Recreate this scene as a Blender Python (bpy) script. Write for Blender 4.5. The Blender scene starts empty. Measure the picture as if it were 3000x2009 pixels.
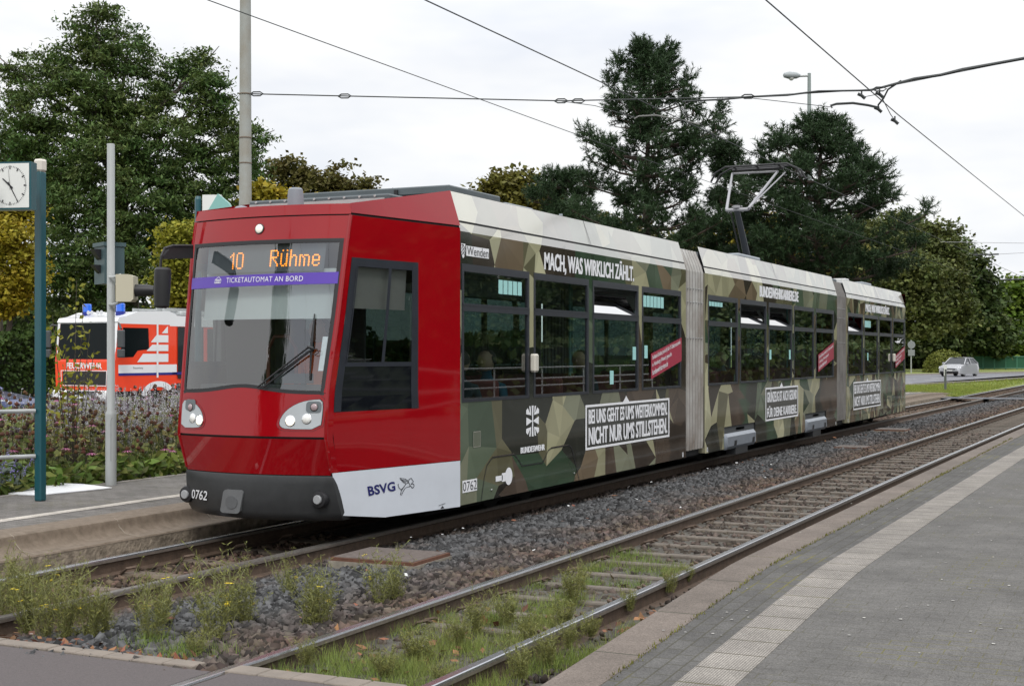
import bpy, math, random
import numpy as np
from mathutils import Vector, Matrix
from mathutils.geometry import delaunay_2d_cdt
random.seed(7); rng = np.random.default_rng(7)
SC = bpy.context.scene; COL = SC.collection
# ------------------------------------------------------------------ camera, sky, sun, exposure
TH = math.atan(1935/4050); CT, ST = math.cos(TH), math.sin(TH); CH = 1.70
cam = bpy.data.objects.new('camera', bpy.data.cameras.new('camera')); COL.objects.link(cam)
cam.location = (0, 0, CH); cam.rotation_euler = (math.pi/2, 0, TH)
cam.data.lens = 48.6; cam.data.sensor_width = 36; cam.data.shift_y = 0.0105
cam.data.clip_start = .1; cam.data.clip_end = 3000
SC.camera = cam
SUN_EL, SUN_AZ = math.radians(48), math.radians(150)
w = bpy.data.worlds.new('World'); SC.world = w; w.use_nodes = True
nt = w.node_tree; nt.nodes.clear()
def N(nt, t, **k):
    n = nt.nodes.new(t)
    for a, b in k.items(): setattr(n, a, b)
    return n
out = N(nt, 'ShaderNodeOutputWorld'); bg = N(nt, 'ShaderNodeBackground'); bg2 = N(nt, 'ShaderNodeBackground')
sky = N(nt, 'ShaderNodeTexSky', sky_type='NISHITA'); sky.sun_disc = False
sky.sun_elevation = SUN_EL; sky.sun_rotation = SUN_AZ
nt.links.new(sky.outputs[0], bg.inputs[0]); bg.inputs[1].default_value = .12
tc = N(nt, 'ShaderNodeTexCoord'); mp = N(nt, 'ShaderNodeMapping'); mp.inputs['Scale'].default_value = (1, 1, 3.2)
no = N(nt, 'ShaderNodeTexNoise'); no.inputs['Scale'].default_value = 2.3; no.inputs['Detail'].default_value = 5; no.inputs['Roughness'].default_value = .55
nt.links.new(tc.outputs['Generated'], mp.inputs[0]); nt.links.new(mp.outputs[0], no.inputs[0])
cr = N(nt, 'ShaderNodeValToRGB'); cr.color_ramp.elements[0].position = .36; cr.color_ramp.elements[0].color = (.80, .835, .91, 1)
cr.color_ramp.elements[1].position = .52; cr.color_ramp.elements[1].color = (1.0, 1.0, 1.0, 1)
nt.links.new(no.outputs[0], cr.inputs[0]); nt.links.new(cr.outputs[0], bg2.inputs[0]); sz = N(nt, 'ShaderNodeSeparateXYZ'); nt.links.new(tc.outputs['Generated'], sz.inputs[0]); zr_ = N(nt, 'ShaderNodeMapRange'); zr_.inputs[1].default_value = .20; zr_.inputs[2].default_value = .85; zr_.inputs[3].default_value = 1.04; zr_.inputs[4].default_value = 2.1; nt.links.new(sz.outputs[2], zr_.inputs[0]); nt.links.new(zr_.outputs[0], bg2.inputs[1])  # overcast sky: brighter towards the zenith
mx = N(nt, 'ShaderNodeMixShader'); mx.inputs[0].default_value = .94
nt.links.new(bg.outputs[0], mx.inputs[1]); nt.links.new(bg2.outputs[0], mx.inputs[2]); nt.links.new(mx.outputs[0], out.inputs[0])
sl = bpy.data.lights.new('sun', 'SUN'); sl.energy = 1.5; sl.angle = math.radians(12); sl.color = (1, .96, .9)
so = bpy.data.objects.new('sun', sl); COL.objects.link(so)
# light comes from the right of and behind the camera
sd = Vector((math.cos(SUN_EL)*math.sin(SUN_AZ), math.cos(SUN_EL)*math.cos(SUN_AZ), math.sin(SUN_EL)))
so.rotation_euler = sd.to_track_quat('Z', 'Y').to_euler(); so.location = sd*50
vs = SC.view_settings; SC.display_settings.display_device = 'sRGB'; vs.view_transform = 'Standard'; vs.look = 'None'; vs.exposure = 0.0; vs.gamma = 1; vs.use_curve_mapping = False
SC.cycles.max_bounces = 6; SC.cycles.transparent_max_bounces = 24; SC.cycles.glossy_bounces = 3; SC.cycles.diffuse_bounces = 2
SC.cycles.use_denoising = True
# ------------------------------------------------------------------ geometry helpers
def W(px, py, z):          # picture position (2341 px wide sheet) at a distance z -> world
    a = (px*1.2815-1500)/4050; b = -(py*1.2815-1036)/4050
    return Vector(((a*CT-ST)*z, (a*ST+CT)*z, CH+b*z))
def off(Y):                # gentle bend of the tracks far away
    t = Y-20; return .0115*(t+math.sqrt(t*t+9))/2
ORG = {}
def org(o): return ORG.get(o.name, Vector((0, 0, 0)))
def new_mesh(name, V, F, smooth=False, col=None, mi=None):
    me = bpy.data.meshes.new(name)
    V = np.asarray(V, dtype=np.float32).reshape(-1, 3)
    if isinstance(F, np.ndarray):
        k = F.shape[1]; me.vertices.add(len(V)); me.vertices.foreach_set('co', V.ravel())
        me.loops.add(F.size); me.loops.foreach_set('vertex_index', F.ravel().astype(np.int32))
        me.polygons.add(len(F)); me.polygons.foreach_set('loop_start', np.arange(0, F.size, k, dtype=np.int32))
        me.update(calc_edges=True)
    else:
        me.from_pydata([tuple(map(float, v)) for v in V], [], F); me.update()
    if smooth: me.polygons.foreach_set('use_smooth', [True]*len(me.polygons))
    if mi is not None: me.polygons.foreach_set('material_index', mi)
    if col is not None:      # one colour per face
        at = me.color_attributes.new('col', 'FLOAT_COLOR', 'CORNER')
        cc = np.ones((len(me.loops), 4), np.float32); i = 0
        for p, c in zip(me.polygons, col):
            n = p.loop_total; cc[i:i+n, :3] = c; i += n
        at.data.foreach_set('color', cc.ravel())
    return me
def tag(o, label=None, cat=None, group=None, kind=None):
    if label: o['label'] = label
    if cat: o['category'] = cat
    if group: o['group'] = group
    if kind: o['kind'] = kind
    return o
def link(name, me, mat, parent=None, **k):
    o = bpy.data.objects.new(name, me); COL.objects.link(o)
    for m in (mat if isinstance(mat, (list, tuple)) else [mat]): me.materials.append(m)
    if parent is not None: o.parent = parent; ORG[o.name] = org(parent)
    return tag(o, **k)
def empty(name, loc, label, cat, rz=0, group=None, local=False):
    o = bpy.data.objects.new(name, None); COL.objects.link(o); o.location = loc; o.rotation_euler = (0, 0, rz); o.empty_display_size = .3
    ORG[o.name] = Vector((0, 0, 0)) if local else Vector(loc)
    return tag(o, label, cat, group)
def copy_tree(o, parent=None, label=None, group=None, loc=None, rz=None):
    c = o.copy(); COL.objects.link(c)
    if parent is not None: c.parent = parent
    if label: c['label'] = label
    if group: c['group'] = group
    if loc is not None: c.location = loc
    if rz is not None: c.rotation_euler = (0, 0, rz)
    for ch in list(o.children): copy_tree(ch, c)
    return c
class MB:
    def __init__(s): s.v = []; s.f = []; s.m = []; s.c = []; s.cur = 0; s.cc = (1, 1, 1)
    def add(s, V, F):
        n = len(s.v); s.v += [tuple(v) for v in V]
        for f in F: s.f.append(tuple(i+n for i in f)); s.m.append(s.cur); s.c.append(s.cc)
        return s
    def quad(s, a, b, c, d): return s.add([a, b, c, d], [(0, 1, 2, 3)])
    def box(s, x0, x1, y0, y1, z0, z1):
        V = [(x, y, z) for z in (z0, z1) for x, y in ((x0, y0), (x1, y0), (x1, y1), (x0, y1))]
        return s.add(V, [(3, 2, 1, 0), (4, 5, 6, 7), (0, 1, 5, 4), (1, 2, 6, 5), (2, 3, 7, 6), (3, 0, 4, 7)])
    def bbox(s, x0, x1, y0, y1, z0, z1, b=.02):   # box with chamfered edges
        def ring(i, z): return [(x0+i, y0+b, z), (x0+b, y0+i, z), (x1-b, y0+i, z), (x1-i, y0+b, z), (x1-i, y1-b, z), (x1-b, y1-i, z), (x0+b, y1-i, z), (x0+i, y1-b, z)]
        R = [ring(b*.8, z0), ring(0, z0+b), ring(0, z1-b), ring(b*.8, z1)]
        V = sum(R, []); F = [tuple(reversed(range(8))), tuple(range(24, 32))]
        for r in range(3):
            for k in range(8): F.append((r*8+k, r*8+(k+1) % 8, r*8+8+(k+1) % 8, r*8+8+k))
        return s.add(V, F)
    def tube(s, pts, r, n=8, cap=True):
        pts = [Vector(p) for p in pts]; rs = r if isinstance(r, (list, tuple)) else [r]*len(pts)
        V = []; up = None
        for i, p in enumerate(pts):
            d = (pts[min(i+1, len(pts)-1)]-pts[max(i-1, 0)]).normalized()
            if up is None:
                up = d.orthogonal().normalized()
            up = (up-d*up.dot(d)).normalized(); q = d.cross(up)
            for k in range(n):
                a = 2*math.pi*k/n; V.append(p+(up*math.cos(a)+q*math.sin(a))*rs[i])
        F = []
        for i in range(len(pts)-1):
            for k in range(n): F.append((i*n+k, i*n+(k+1) % n, (i+1)*n+(k+1) % n, (i+1)*n+k))
        if cap: F += [tuple(reversed(range(n))), tuple(range((len(pts)-1)*n, len(pts)*n))]
        return s.add(V, F)
    def prism(s, poly, f0, f1):   # poly 2D, f0/f1 map 2D->3D for both ends
        n = len(poly); V = [f0(*p) for p in poly]+[f1(*p) for p in poly]
        return s.add(V, [tuple(range(n)), tuple(reversed(range(n, 2*n)))]+[(i, n+i, n+(i+1) % n, (i+1) % n) for i in range(n)])
    def grid(s, P):               # P[i][j] points
        n, m = len(P), len(P[0]); V = [q for r in P for q in r]
        return s.add(V, [(i*m+j, i*m+j+1, (i+1)*m+j+1, (i+1)*m+j) for i in range(n-1) for j in range(m-1)])
    def lathe(s, prof, c, axis=Vector((0, 0, 1)), n=16):
        ax = Vector(axis).normalized(); u = ax.orthogonal().normalized(); v = ax.cross(u); c = Vector(c); V = []
        for r, t in prof:
            for k in range(n):
                a = 2*math.pi*k/n; V.append(c+ax*t+(u*math.cos(a)+v*math.sin(a))*r)
        F = [(i*n+k, i*n+(k+1) % n, (i+1)*n+(k+1) % n, (i+1)*n+k) for i in range(len(prof)-1) for k in range(n)]
        F += [tuple(reversed(range(n))), tuple(range((len(prof)-1)*n, len(prof)*n))]
        return s.add(V, F)
    def obj(s, name, mat, parent=None, smooth=False, usecol=False, **k):
        o0 = org(parent) if parent is not None else Vector((0, 0, 0))
        V = np.array([tuple(v) for v in s.v], dtype=np.float32)-np.array(o0, dtype=np.float32)
        me = new_mesh(name, V, s.f, smooth, s.c if usecol else None, s.m)
        return link(name, me, mat, parent, **k)
def sm(o, ang=35):
    me = o.data; me.polygons.foreach_set('use_smooth', [True]*len(me.polygons))
    try: me.set_sharp_from_angle(angle=math.radians(ang))
    except Exception: pass
    return o
# ------------------------------------------------------------------ materials
def M(name, col, rough=.6, metal=0, n=None, bump=None, coat=0, spec=.5, col2=None, tr=0, emis=0, isl=0, attr=False, alpha=None):
    m = bpy.data.materials.new(name); m.use_nodes = True; t = m.node_tree; b = t.nodes['Principled BSDF']
    b.inputs['Base Color'].default_value = (*col, 1); b.inputs['Roughness'].default_value = rough; b.inputs['Metallic'].default_value = metal
    b.inputs['Coat Weight'].default_value = coat; b.inputs['Specular IOR Level'].default_value = spec
    if coat: b.inputs['Coat Roughness'].default_value = .04
    src = None; tcn = N(t, 'ShaderNodeTexCoord')
    if attr:
        a = N(t, 'ShaderNodeVertexColor', layer_name='col'); src = a.outputs[0]
    if n:
        nz = N(t, 'ShaderNodeTexNoise'); nz.inputs['Scale'].default_value = n[0]; nz.inputs['Detail'].default_value = 6; nz.inputs['Roughness'].default_value = .6
        t.links.new(tcn.outputs['Object'], nz.inputs[0])
        rp = N(t, 'ShaderNodeMapRange'); rp.inputs[1].default_value = .3; rp.inputs[2].default_value = .7; t.links.new(nz.outputs[0], rp.inputs[0])
        mxn = N(t, 'ShaderNodeMix', data_type='RGBA'); t.links.new(rp.outputs[0], mxn.inputs[0])
        c2 = col2 or tuple(c*(1-n[1]) for c in col)
        mxn.inputs[7].default_value = (*c2, 1)
        if src: 
            ml = N(t, 'ShaderNodeMix', data_type='RGBA', blend_type='MULTIPLY'); ml.inputs[0].default_value = 1
            mxn.inputs[6].default_value = (1, 1, 1, 1); mxn.inputs[7].default_value = (1-n[1], 1-n[1], 1-n[1], 1)
            t.links.new(src, ml.inputs[6]); t.links.new(mxn.outputs[2], ml.inputs[7]); src = ml.outputs[2]
        else:
            mxn.inputs[6].default_value = (*col, 1); src = mxn.outputs[2]
    if isl:
        g = N(t, 'ShaderNodeNewGeometry'); h = N(t, 'ShaderNodeHueSaturation')
        r1 = N(t, 'ShaderNodeMapRange'); r1.inputs[3].default_value = 1-isl; r1.inputs[4].default_value = 1+isl*.8
        t.links.new(g.outputs['Random Per Island'], r1.inputs[0]); t.links.new(r1.outputs[0], h.inputs['Value'])
        r2 = N(t, 'ShaderNodeMapRange'); r2.inputs[3].default_value = .5-.035*isl; r2.inputs[4].default_value = .5+.03*isl
        mu = N(t, 'ShaderNodeMath', operation='MULTIPLY'); mu.inputs[1].default_value = 7.31; fr = N(t, 'ShaderNodeMath', operation='FRACT')
        t.links.new(g.outputs['Random Per Island'], mu.inputs[0]); t.links.new(mu.outputs[0], fr.inputs[0]); t.links.new(fr.outputs[0], r2.inputs[0]); t.links.new(r2.outputs[0], h.inputs['Hue'])
        if src: t.links.new(src, h.inputs['Color'])
        else: h.inputs['Color'].default_value = (*col, 1)
        src = h.outputs[0]
    if src: t.links.new(src, b.inputs['Base Color'])
    if bump:
        nb = N(t, 'ShaderNodeTexNoise'); nb.inputs['Scale'].default_value = bump[0]; nb.inputs['Detail'].default_value = 5
        t.links.new(tcn.outputs['Object'], nb.inputs[0]); bp = N(t, 'ShaderNodeBump'); bp.inputs['Strength'].default_value = bump[1]; bp.inputs['Distance'].default_value = bump[2] if len(bump) > 2 else .02
        t.links.new(nb.outputs[0], bp.inputs['Height']); t.links.new(bp.outputs[0], b.inputs['Normal'])
    if emis: b.inputs['Emission Color'].default_value = (*col, 1); b.inputs['Emission Strength'].default_value = emis
    if tr:   # thin leaves let some light through
        tl = N(t, 'ShaderNodeBsdfTranslucent'); ms = N(t, 'ShaderNodeMixShader'); ms.inputs[0].default_value = tr
        if src: t.links.new(src, tl.inputs[0])
        else: tl.inputs[0].default_value = (*col, 1)
        o = t.nodes['Material Output']; t.links.new(b.outputs[0], ms.inputs[1]); t.links.new(tl.outputs[0], ms.inputs[2]); t.links.new(ms.outputs[0], o.inputs[0])
    return m
def glass(name, tint, gain=1.8, base=.04, rough=.0):
    m = bpy.data.materials.new(name); m.use_nodes = True; t = m.node_tree; t.nodes.clear()
    o = N(t, 'ShaderNodeOutputMaterial'); tp = N(t, 'ShaderNodeBsdfTransparent'); gl = N(t, 'ShaderNodeBsdfGlossy'); gl.inputs['Roughness'].default_value = rough
    tp.inputs[0].default_value = (*tint, 1); g = N(t, 'ShaderNodeNewGeometry')
    d = N(t, 'ShaderNodeVectorMath', operation='DOT_PRODUCT'); t.links.new(g.outputs['Normal'], d.inputs[0]); t.links.new(g.outputs['Incoming'], d.inputs[1])
    ab = N(t, 'ShaderNodeMath', operation='ABSOLUTE'); t.links.new(d.outputs['Value'], ab.inputs[0])
    su = N(t, 'ShaderNodeMath', operation='SUBTRACT'); su.inputs[0].default_value = 1; t.links.new(ab.outputs[0], su.inputs[1])
    pw = N(t, 'ShaderNodeMath', operation='POWER'); pw.inputs[1].default_value = 4.2; t.links.new(su.outputs[0], pw.inputs[0])
    ma = N(t, 'ShaderNodeMath', operation='MULTIPLY_ADD', use_clamp=True); ma.inputs[1].default_value = gain*.9; ma.inputs[2].default_value = base*gain; t.links.new(pw.outputs[0], ma.inputs[0])
    mx = N(t, 'ShaderNodeMixShader'); t.links.new(ma.outputs[0], mx.inputs[0]); t.links.new(tp.outputs[0], mx.inputs[1]); t.links.new(gl.outputs[0], mx.inputs[2]); t.links.new(mx.outputs[0], o.inputs[0])
    return m
RED = M('red_paint', (.285, .003, .007), .6, coat=1, n=(1.2, .12), spec=0)
WHITE = M('white_paint', (.58, .615, .67), .6, coat=.6, n=(2, .10), spec=0)
DGREY = M('dark_grey_plastic', (.040, .042, .044), .35, n=(9, .25), spec=.35)
BLACK = M('black_rubber', (.012, .012, .014), .5)
BLKG = M('black_gloss', (.006, .007, .010), .04, spec=.35)
FRAME = M('window_frame', (.022, .026, .036), .35, n=(6, .3))
MARK = M('white_lettering', (.78, .79, .82), .5)
MARKD = M('dark_lettering', (.02, .02, .025), .5)
NAVY = M('navy_lettering', (.01, .012, .11), .5)
GLASS = glass('tram_window_glass', (.50, .64, .62), 1.9)
GLASSW = glass('windscreen_glass', (.74, .80, .80), 3.2, .055)
GLASSU = glass('tilted_pane_glass', (.5, .6, .6), 3.2, .12)
GLASSF = glass('far_window_glass', (.24, .30, .29), 1.5)
GLASSD = glass('dark_glass', (.10, .12, .13), 2.0)
STEEL = M('polished_steel', (.50, .51, .54), .22, .9, n=(30, .2))
RUST = M('rusty_steel', (.125, .085, .06), .75, .1, n=(14, .5), bump=(60, .3))
GALV = M('galvanised_steel', (.44, .46, .46), .45, .3, n=(5, .2))
CHROME = M('chrome', (.8, .8, .8), .08, 1)
exec_order = []
# ------------------------------------------------------------------ ground, roads, platforms
def sheet(name, pts, z, mat, **k):
    b = MB(); b.add([(x, y, z) for x, y in pts], [tuple(range(len(pts)))]); return b.obj(name, mat, kind='structure', **k)
def strip(b, f, ys):             # f(Y)->list of (x,z) cross section, swept along the bent track
    b.grid([[(x+off(Y), Y, z) for x, z in f(Y)] for Y in ys])
YS = [2+i*1.0 for i in range(12)]+[14+i*2 for i in range(20)]+[54+i*6 for i in range(26)]
SOIL = M('soil', (.09, .075, .055), .95, n=(3, .5), bump=(20, .6))
GRASSM = M('grass_ground', (.16, .22, .045), .95, n=(1.3, .4), col2=(.24, .25, .07), bump=(90, .8, .05))
ASPH = M('road_asphalt', (.16, .163, .18), .85, n=(40, .2), bump=(200, .3))
sheet('ground', [(-900, -300), (900, -300), (900, 1500), (-900, 1500)], -.32, M('ground_green', (.07, .10, .03), .95, n=(.4, .4)))
road_near = [(-21, -40), (-21, 30), (-20, 45), (-17.5, 60), (-12.7, 75), (-10.8, 87), (-9.2, 100.6), (-4, 125), (4, 150)]
road_far = [(6, 180), (-3, 160), (-12.2, 133.4), (-18.6, 115.8), (-26, 90), (-32, 60), (-33, 30), (-33, -40)]
sheet('road', road_near+road_far, -.03, ASPH)
PAINT = M('road_paint', (.62, .62, .60), .7, n=(20, .25))
b = MB()
def z7(x, y): return ((2500+x/3.136)/1.2815, (800+y/3.136)/1.2815)
def gnd(px, py, h=0.0):
    bb = (py*1.2815-1036)/4050; return W(px, py, (CH-h)/bb)
for x0, y0, x1, y1 in [(485, 972, 585, 971), (485, 988, 525, 987), (710, 966, 835, 963), (650, 981, 780, 978), (485, 1007, 545, 1005), (535, 1020, 655, 1015), (885, 969, 1000, 967), (770, 1005, 885, 1000), (1110, 960, 1230, 956), (995, 994, 1105, 989), (1210, 947, 1568, 939), (1210, 982, 1310, 978), (1415, 970, 1510, 967)]:
    a = gnd(*z7(x0, y0), -.026); c = gnd(*z7(x1, y1), -.026); d = Vector((-(c-a).y, (c-a).x, 0)).normalized()*.10
    b.quad(a-d, c-d, c+d, a+d)
b.obj('road_markings', PAINT, kind='structure')
# grass beside the road, the kerb, the far grass
sheet('grass_verge', [(-8.15+off(58), 57.5), (-8.0+off(100), 100), (-8+off(160), 165), (-2, 165), (4, 150), (-4, 125), (-9.2, 100.6), (-10.8, 87), (-12.7, 75), (-17.5, 60), (-20, 45), (-21, 30), (-21, 7), (-16.4, 7), (-16.4, 45), (-12.5, 57.5)], .0, GRASSM)
sheet('far_verge', [(6, 180), (-3, 160), (-12.2, 133.4), (-18.6, 115.8), (-26, 90), (-32, 60), (-33, 30), (-33, -40), (-300, -40), (-300, 400), (300, 400), (300, 300), (40, 230)], .02, GRASSM)
b = MB()
for P in (road_near, road_far):
    for (x0, y0), (x1, y1) in zip(P, P[1:]):
        d = Vector((y1-y0, -(x1-x0), 0)).normalized()*.08; a = Vector((x0, y0, 0)); c = Vector((x1, y1, 0))
        for s in (1,): 
            V = [a-d, a+d, c+d, c-d]; b.add([(v.x, v.y, -.2) for v in V]+[(v.x, v.y, .09) for v in V], [(4, 5, 6, 7), (0, 1, 5, 4), (1, 2, 6, 5), (2, 3, 7, 6), (3, 0, 4, 7)])
b.obj('kerb', M('kerb_stone', (.33, .30, .27), .8, n=(8, .3)), kind='structure')
# track bed
XR = [-3.95, -5.05, -6.35+.0, -7.0]
R2i, L2i, R1i, L1i = -3.488, -4.583, -6.889, -7.982   # gauge corners
def bedprof(Y):
    return [(-8.45, -.10), (-8.1, -.14), (-7.95, -.17), (-6.9, -.17), (-6.72, -.16), (-6.3, -.10), (-5.9, -.05), (-5.0, -.05), (-4.68, -.045), (-4.66, -.13), (-4.5, -.12), (-3.6, -.115), (-3.4, -.14), (-2.84, -.16)]
b = MB(); strip(b, bedprof, YS)
BED = M('track_bed_dirt', (.135, .128, .108), .95, n=(6, .45), col2=(.055, .047, .04), bump=(40, .9, .05))
b.obj('track_bed', BED, kind='structure')
def stones(name, regs, mat, **k):
    P = []; S = []
    for x0, x1, y0, y1, zf, n, s in regs:
        x = rng.uniform(x0, x1, n); y = y0+(y1-y0)*rng.uniform(0, 1, n)
        P.append(np.stack([x+np.array([off(t) for t in y]), y, np.interp(x, [-8.45, -8.1, -7.95, -6.9, -6.72, -6.3, -5.9, -5.0, -4.68, -4.66, -4.5, -3.6, -3.4], [-.10, -.14, -.17, -.17, -.16, -.10, -.05, -.05, -.045, -.13, -.12, -.115, -.14])+zf+rng.uniform(-.01, .012, n)], 1)); S.append(rng.uniform(s*.55, s*1.25, n))
    P = np.concatenate(P); S = np.concatenate(S); n = len(P)
    cube = np.array([(x, y, z) for z in (-1, 1) for x, y in ((-1, -1), (1, -1), (1, 1), (-1, 1))], float)
    V = cube[None]*rng.uniform(.35, 1.0, (n, 8, 3))
    A = rng.normal(size=(n, 3, 3)); Q = np.linalg.qr(A)[0]
    V = np.einsum('nij,nkj->nki', Q, V*np.array([1, .75, .5]))*(S[:, None, None]*.5)+P[:, None]
    F = np.array([(3, 2, 1, 0), (4, 5, 6, 7), (0, 1, 5, 4), (1, 2, 6, 5), (2, 3, 7, 6), (3, 0, 4, 7)])
    F = (F[None]+8*np.arange(n)[:, None, None]).reshape(-1, 4)
    return link(name, new_mesh(name, V.reshape(-1, 3), F), mat, **k)
def stone_mat():
    m = M('ballast_stone', (.14, .145, .15), .85, isl=.8, spec=.25); t = m.node_tree; h = [x for x in t.nodes if x.type == 'HUE_SAT'][0]
    g = N(t, 'ShaderNodeNewGeometry'); sx = N(t, 'ShaderNodeSeparateXYZ'); t.links.new(g.outputs['Position'], sx.inputs[0])
    nz = N(t, 'ShaderNodeTexNoise'); nz.inputs['Scale'].default_value = 1.5; t.links.new(g.outputs['Position'], nz.inputs[0])
    ad = N(t, 'ShaderNodeMath', operation='MULTIPLY_ADD'); ad.inputs[1].default_value = 1.6; t.links.new(nz.outputs[0], ad.inputs[0]); t.links.new(sx.outputs[0], ad.inputs[2])
    mr = N(t, 'ShaderNodeMapRange'); mr.inputs[1].default_value = -4.75; mr.inputs[2].default_value = -3.75; t.links.new(ad.outputs[0], mr.inputs[0])
    mr2 = N(t, 'ShaderNodeMapRange'); mr2.inputs[1].default_value = -5.45; mr2.inputs[2].default_value = -6.1; t.links.new(ad.outputs[0], mr2.inputs[0])
    am = N(t, 'ShaderNodeMath', operation='MAXIMUM'); t.links.new(mr.outputs[0], am.inputs[0]); t.links.new(mr2.outputs[0], am.inputs[1])
    mxx = N(t, 'ShaderNodeMix', data_type='RGBA'); mxx.inputs[6].default_value = (.074, .075, .077, 1); mxx.inputs[7].default_value = (.090, .063, .045, 1)
    t.links.new(am.outputs[0], mxx.inputs[0]); t.links.new(mxx.outputs[2], h.inputs['Color']); return m
STONE = stone_mat()
stones('ballast', [(-6.75, -4.68, 5.9, 11, 0, 9000, .092), (-6.75, -4.68, 11, 17, 0, 10000, .092), (-6.75, -4.68, 17, 27, 0, 12000, .095), (-6.75, -4.68, 27, 60, 0, 14000, .10),
                   (-7.9, -6.95, 6.2, 12, 0, 2400, .08), (-8.42, -8.05, 6.2, 16, 0, 1600, .08), (-8.42, -6.9, 30, 75, 0, 7000, .11), (-6.75, -4.7, 60, 100, 0, 5000, .15)], STONE, kind='stuff')
stones('track_rubble', [(-4.5, -3.6, 6.3, 12, -.012, 900, .075), (-4.5, -3.6, 12, 34, -.012, 3800, .085), (-3.4, -3.05, 6.3, 20, 0, 500, .06)], M('rubble_stone', (.085, .068, .055), .9, isl=.7, spec=.25), kind='stuff')
# rails
def rail(name, inner, side, ys, label, top=STEEL):
    # side=+1: gauge side faces +X ; head occupies inner-side*0.07 .. inner
    o = lambda d: inner-side*d
    prof = [(o(0), -.012), (o(.004), -.002), (o(.012), 0), (o(.058), 0), (o(.066), -.003), (o(.07), -.014), (o(.068), -.036), (o(.044), -.048), (o(.044), -.125), (o(.10), -.14), (o(.10), -.152), (o(-.03), -.152), (o(-.03), -.14), (o(.026), -.125), (o(.026), -.048), (o(.002), -.036)]
    b = MB(); pr = prof+[prof[0]]
    for i in range(len(ys)-1):
        for j in range(len(prof)):
            b.cur = 0 if j in (0, 1, 2, 3, 4) else (1 if j in (5, 15) else 2)
            p, q = pr[j], pr[j+1]; y0, y1 = ys[i], ys[i+1]
            vs_ = [(p[0]+off(y0), y0, p[1]), (p[0]+off(y1), y1, p[1]), (q[0]+off(y1), y1, q[1]), (q[0]+off(y0), y0, q[1])]
            b.add(vs_, [(0, 1, 2, 3) if side < 0 else (3, 2, 1, 0)])
    return b.obj(name, [top, M('rail_head_side', (.27, .235, .205), .45, .35, n=(25, .35)), RUST], label=label, cat='rail')
DULL = M('dull_rail_top', (.17, .155, .14), .5, .45, n=(30, .35))
rail('rail', L2i, 1, YS, 'polished far-side rail of the empty track between the ballast and the steel sleepers')
rail('rail', R2i, -1, YS, 'grey rail of the empty track lying right beside the paved platform edge')
rail('rail', R1i, -1, YS, 'brown rusty rail under the tram on its ballast side', DULL)
rail('rail', L1i, 1, YS, 'rail under the tram next to the high concrete platform kerb')
# sleepers
SLP = M('sleeper_steel', (.17, .145, .12), .85, n=(9, .4), bump=(50, .4))
s0 = empty('sleeper', (-4.035+off(8), 8.05, -.10), 'brown steel sleeper crossing between the rails of the empty track', 'sleeper', group='sleepers of the empty track')
b = MB(); b.bbox(-.47, .47, -.05, .05, -.03, .012, .010); b.v = [(x-4.035+off(8), y+8.05, z-.10) for x, y, z in b.v]; b.obj('sleeper_beam', SLP, s0)
for sx in (-1, 1):
    b = MB()
    for dy in (-.05, .05):
        b.tube([(sx*.50, dy-.03, .0), (sx*.46, dy-.045, .03), (sx*.40, dy-.02, .045), (sx*.385, dy+.02, .03), (sx*.43, dy+.03, .02)], .011, 5)
    b.v = [(x-4.035+off(8), y+8.05, z-.10) for x, y, z in b.v]; b.obj('rail_clip', RUST, s0)
Y = 8.05
while Y < 62:
    Y += .62
    copy_tree(s0, loc=(-4.035+off(Y), Y+random.uniform(-.03, .03), -.10+random.uniform(-.008, .004)), rz=random.uniform(-.02, .02))
s1 = empty('sleeper', (-7.435, 8.35, -.165), 'brown steel sleeper between the rails in front of the tram', 'sleeper', group='sleepers of the tram track')
b = MB(); b.bbox(-.5, .5, -.09, .09, -.03, .035, .02); b.v = [(x-7.435, y+8.35, z-.165) for x, y, z in b.v]; b.obj('sleeper_beam', M('sleeper_brown', (.15, .115, .085), .85, n=(9, .4)), s1)
for sx in (-1, 1):
    b = MB(); b.tube([(sx*.5, -.08, .03), (sx*.42, -.1, .08), (sx*.37, -.04, .09), (sx*.39, .03, .06), (sx*.45, .05, .05)], .014, 5)
    b.v = [(x-7.435, y+8.35, z-.165) for x, y, z in b.v]; b.obj('rail_clip', RUST, s1)
for Y in [9.1, 9.85, 10.6, 11.35]+[36.5+.75*i for i in range(30)]: copy_tree(s1, loc=(-7.435+off(Y), Y, -.165))
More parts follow.
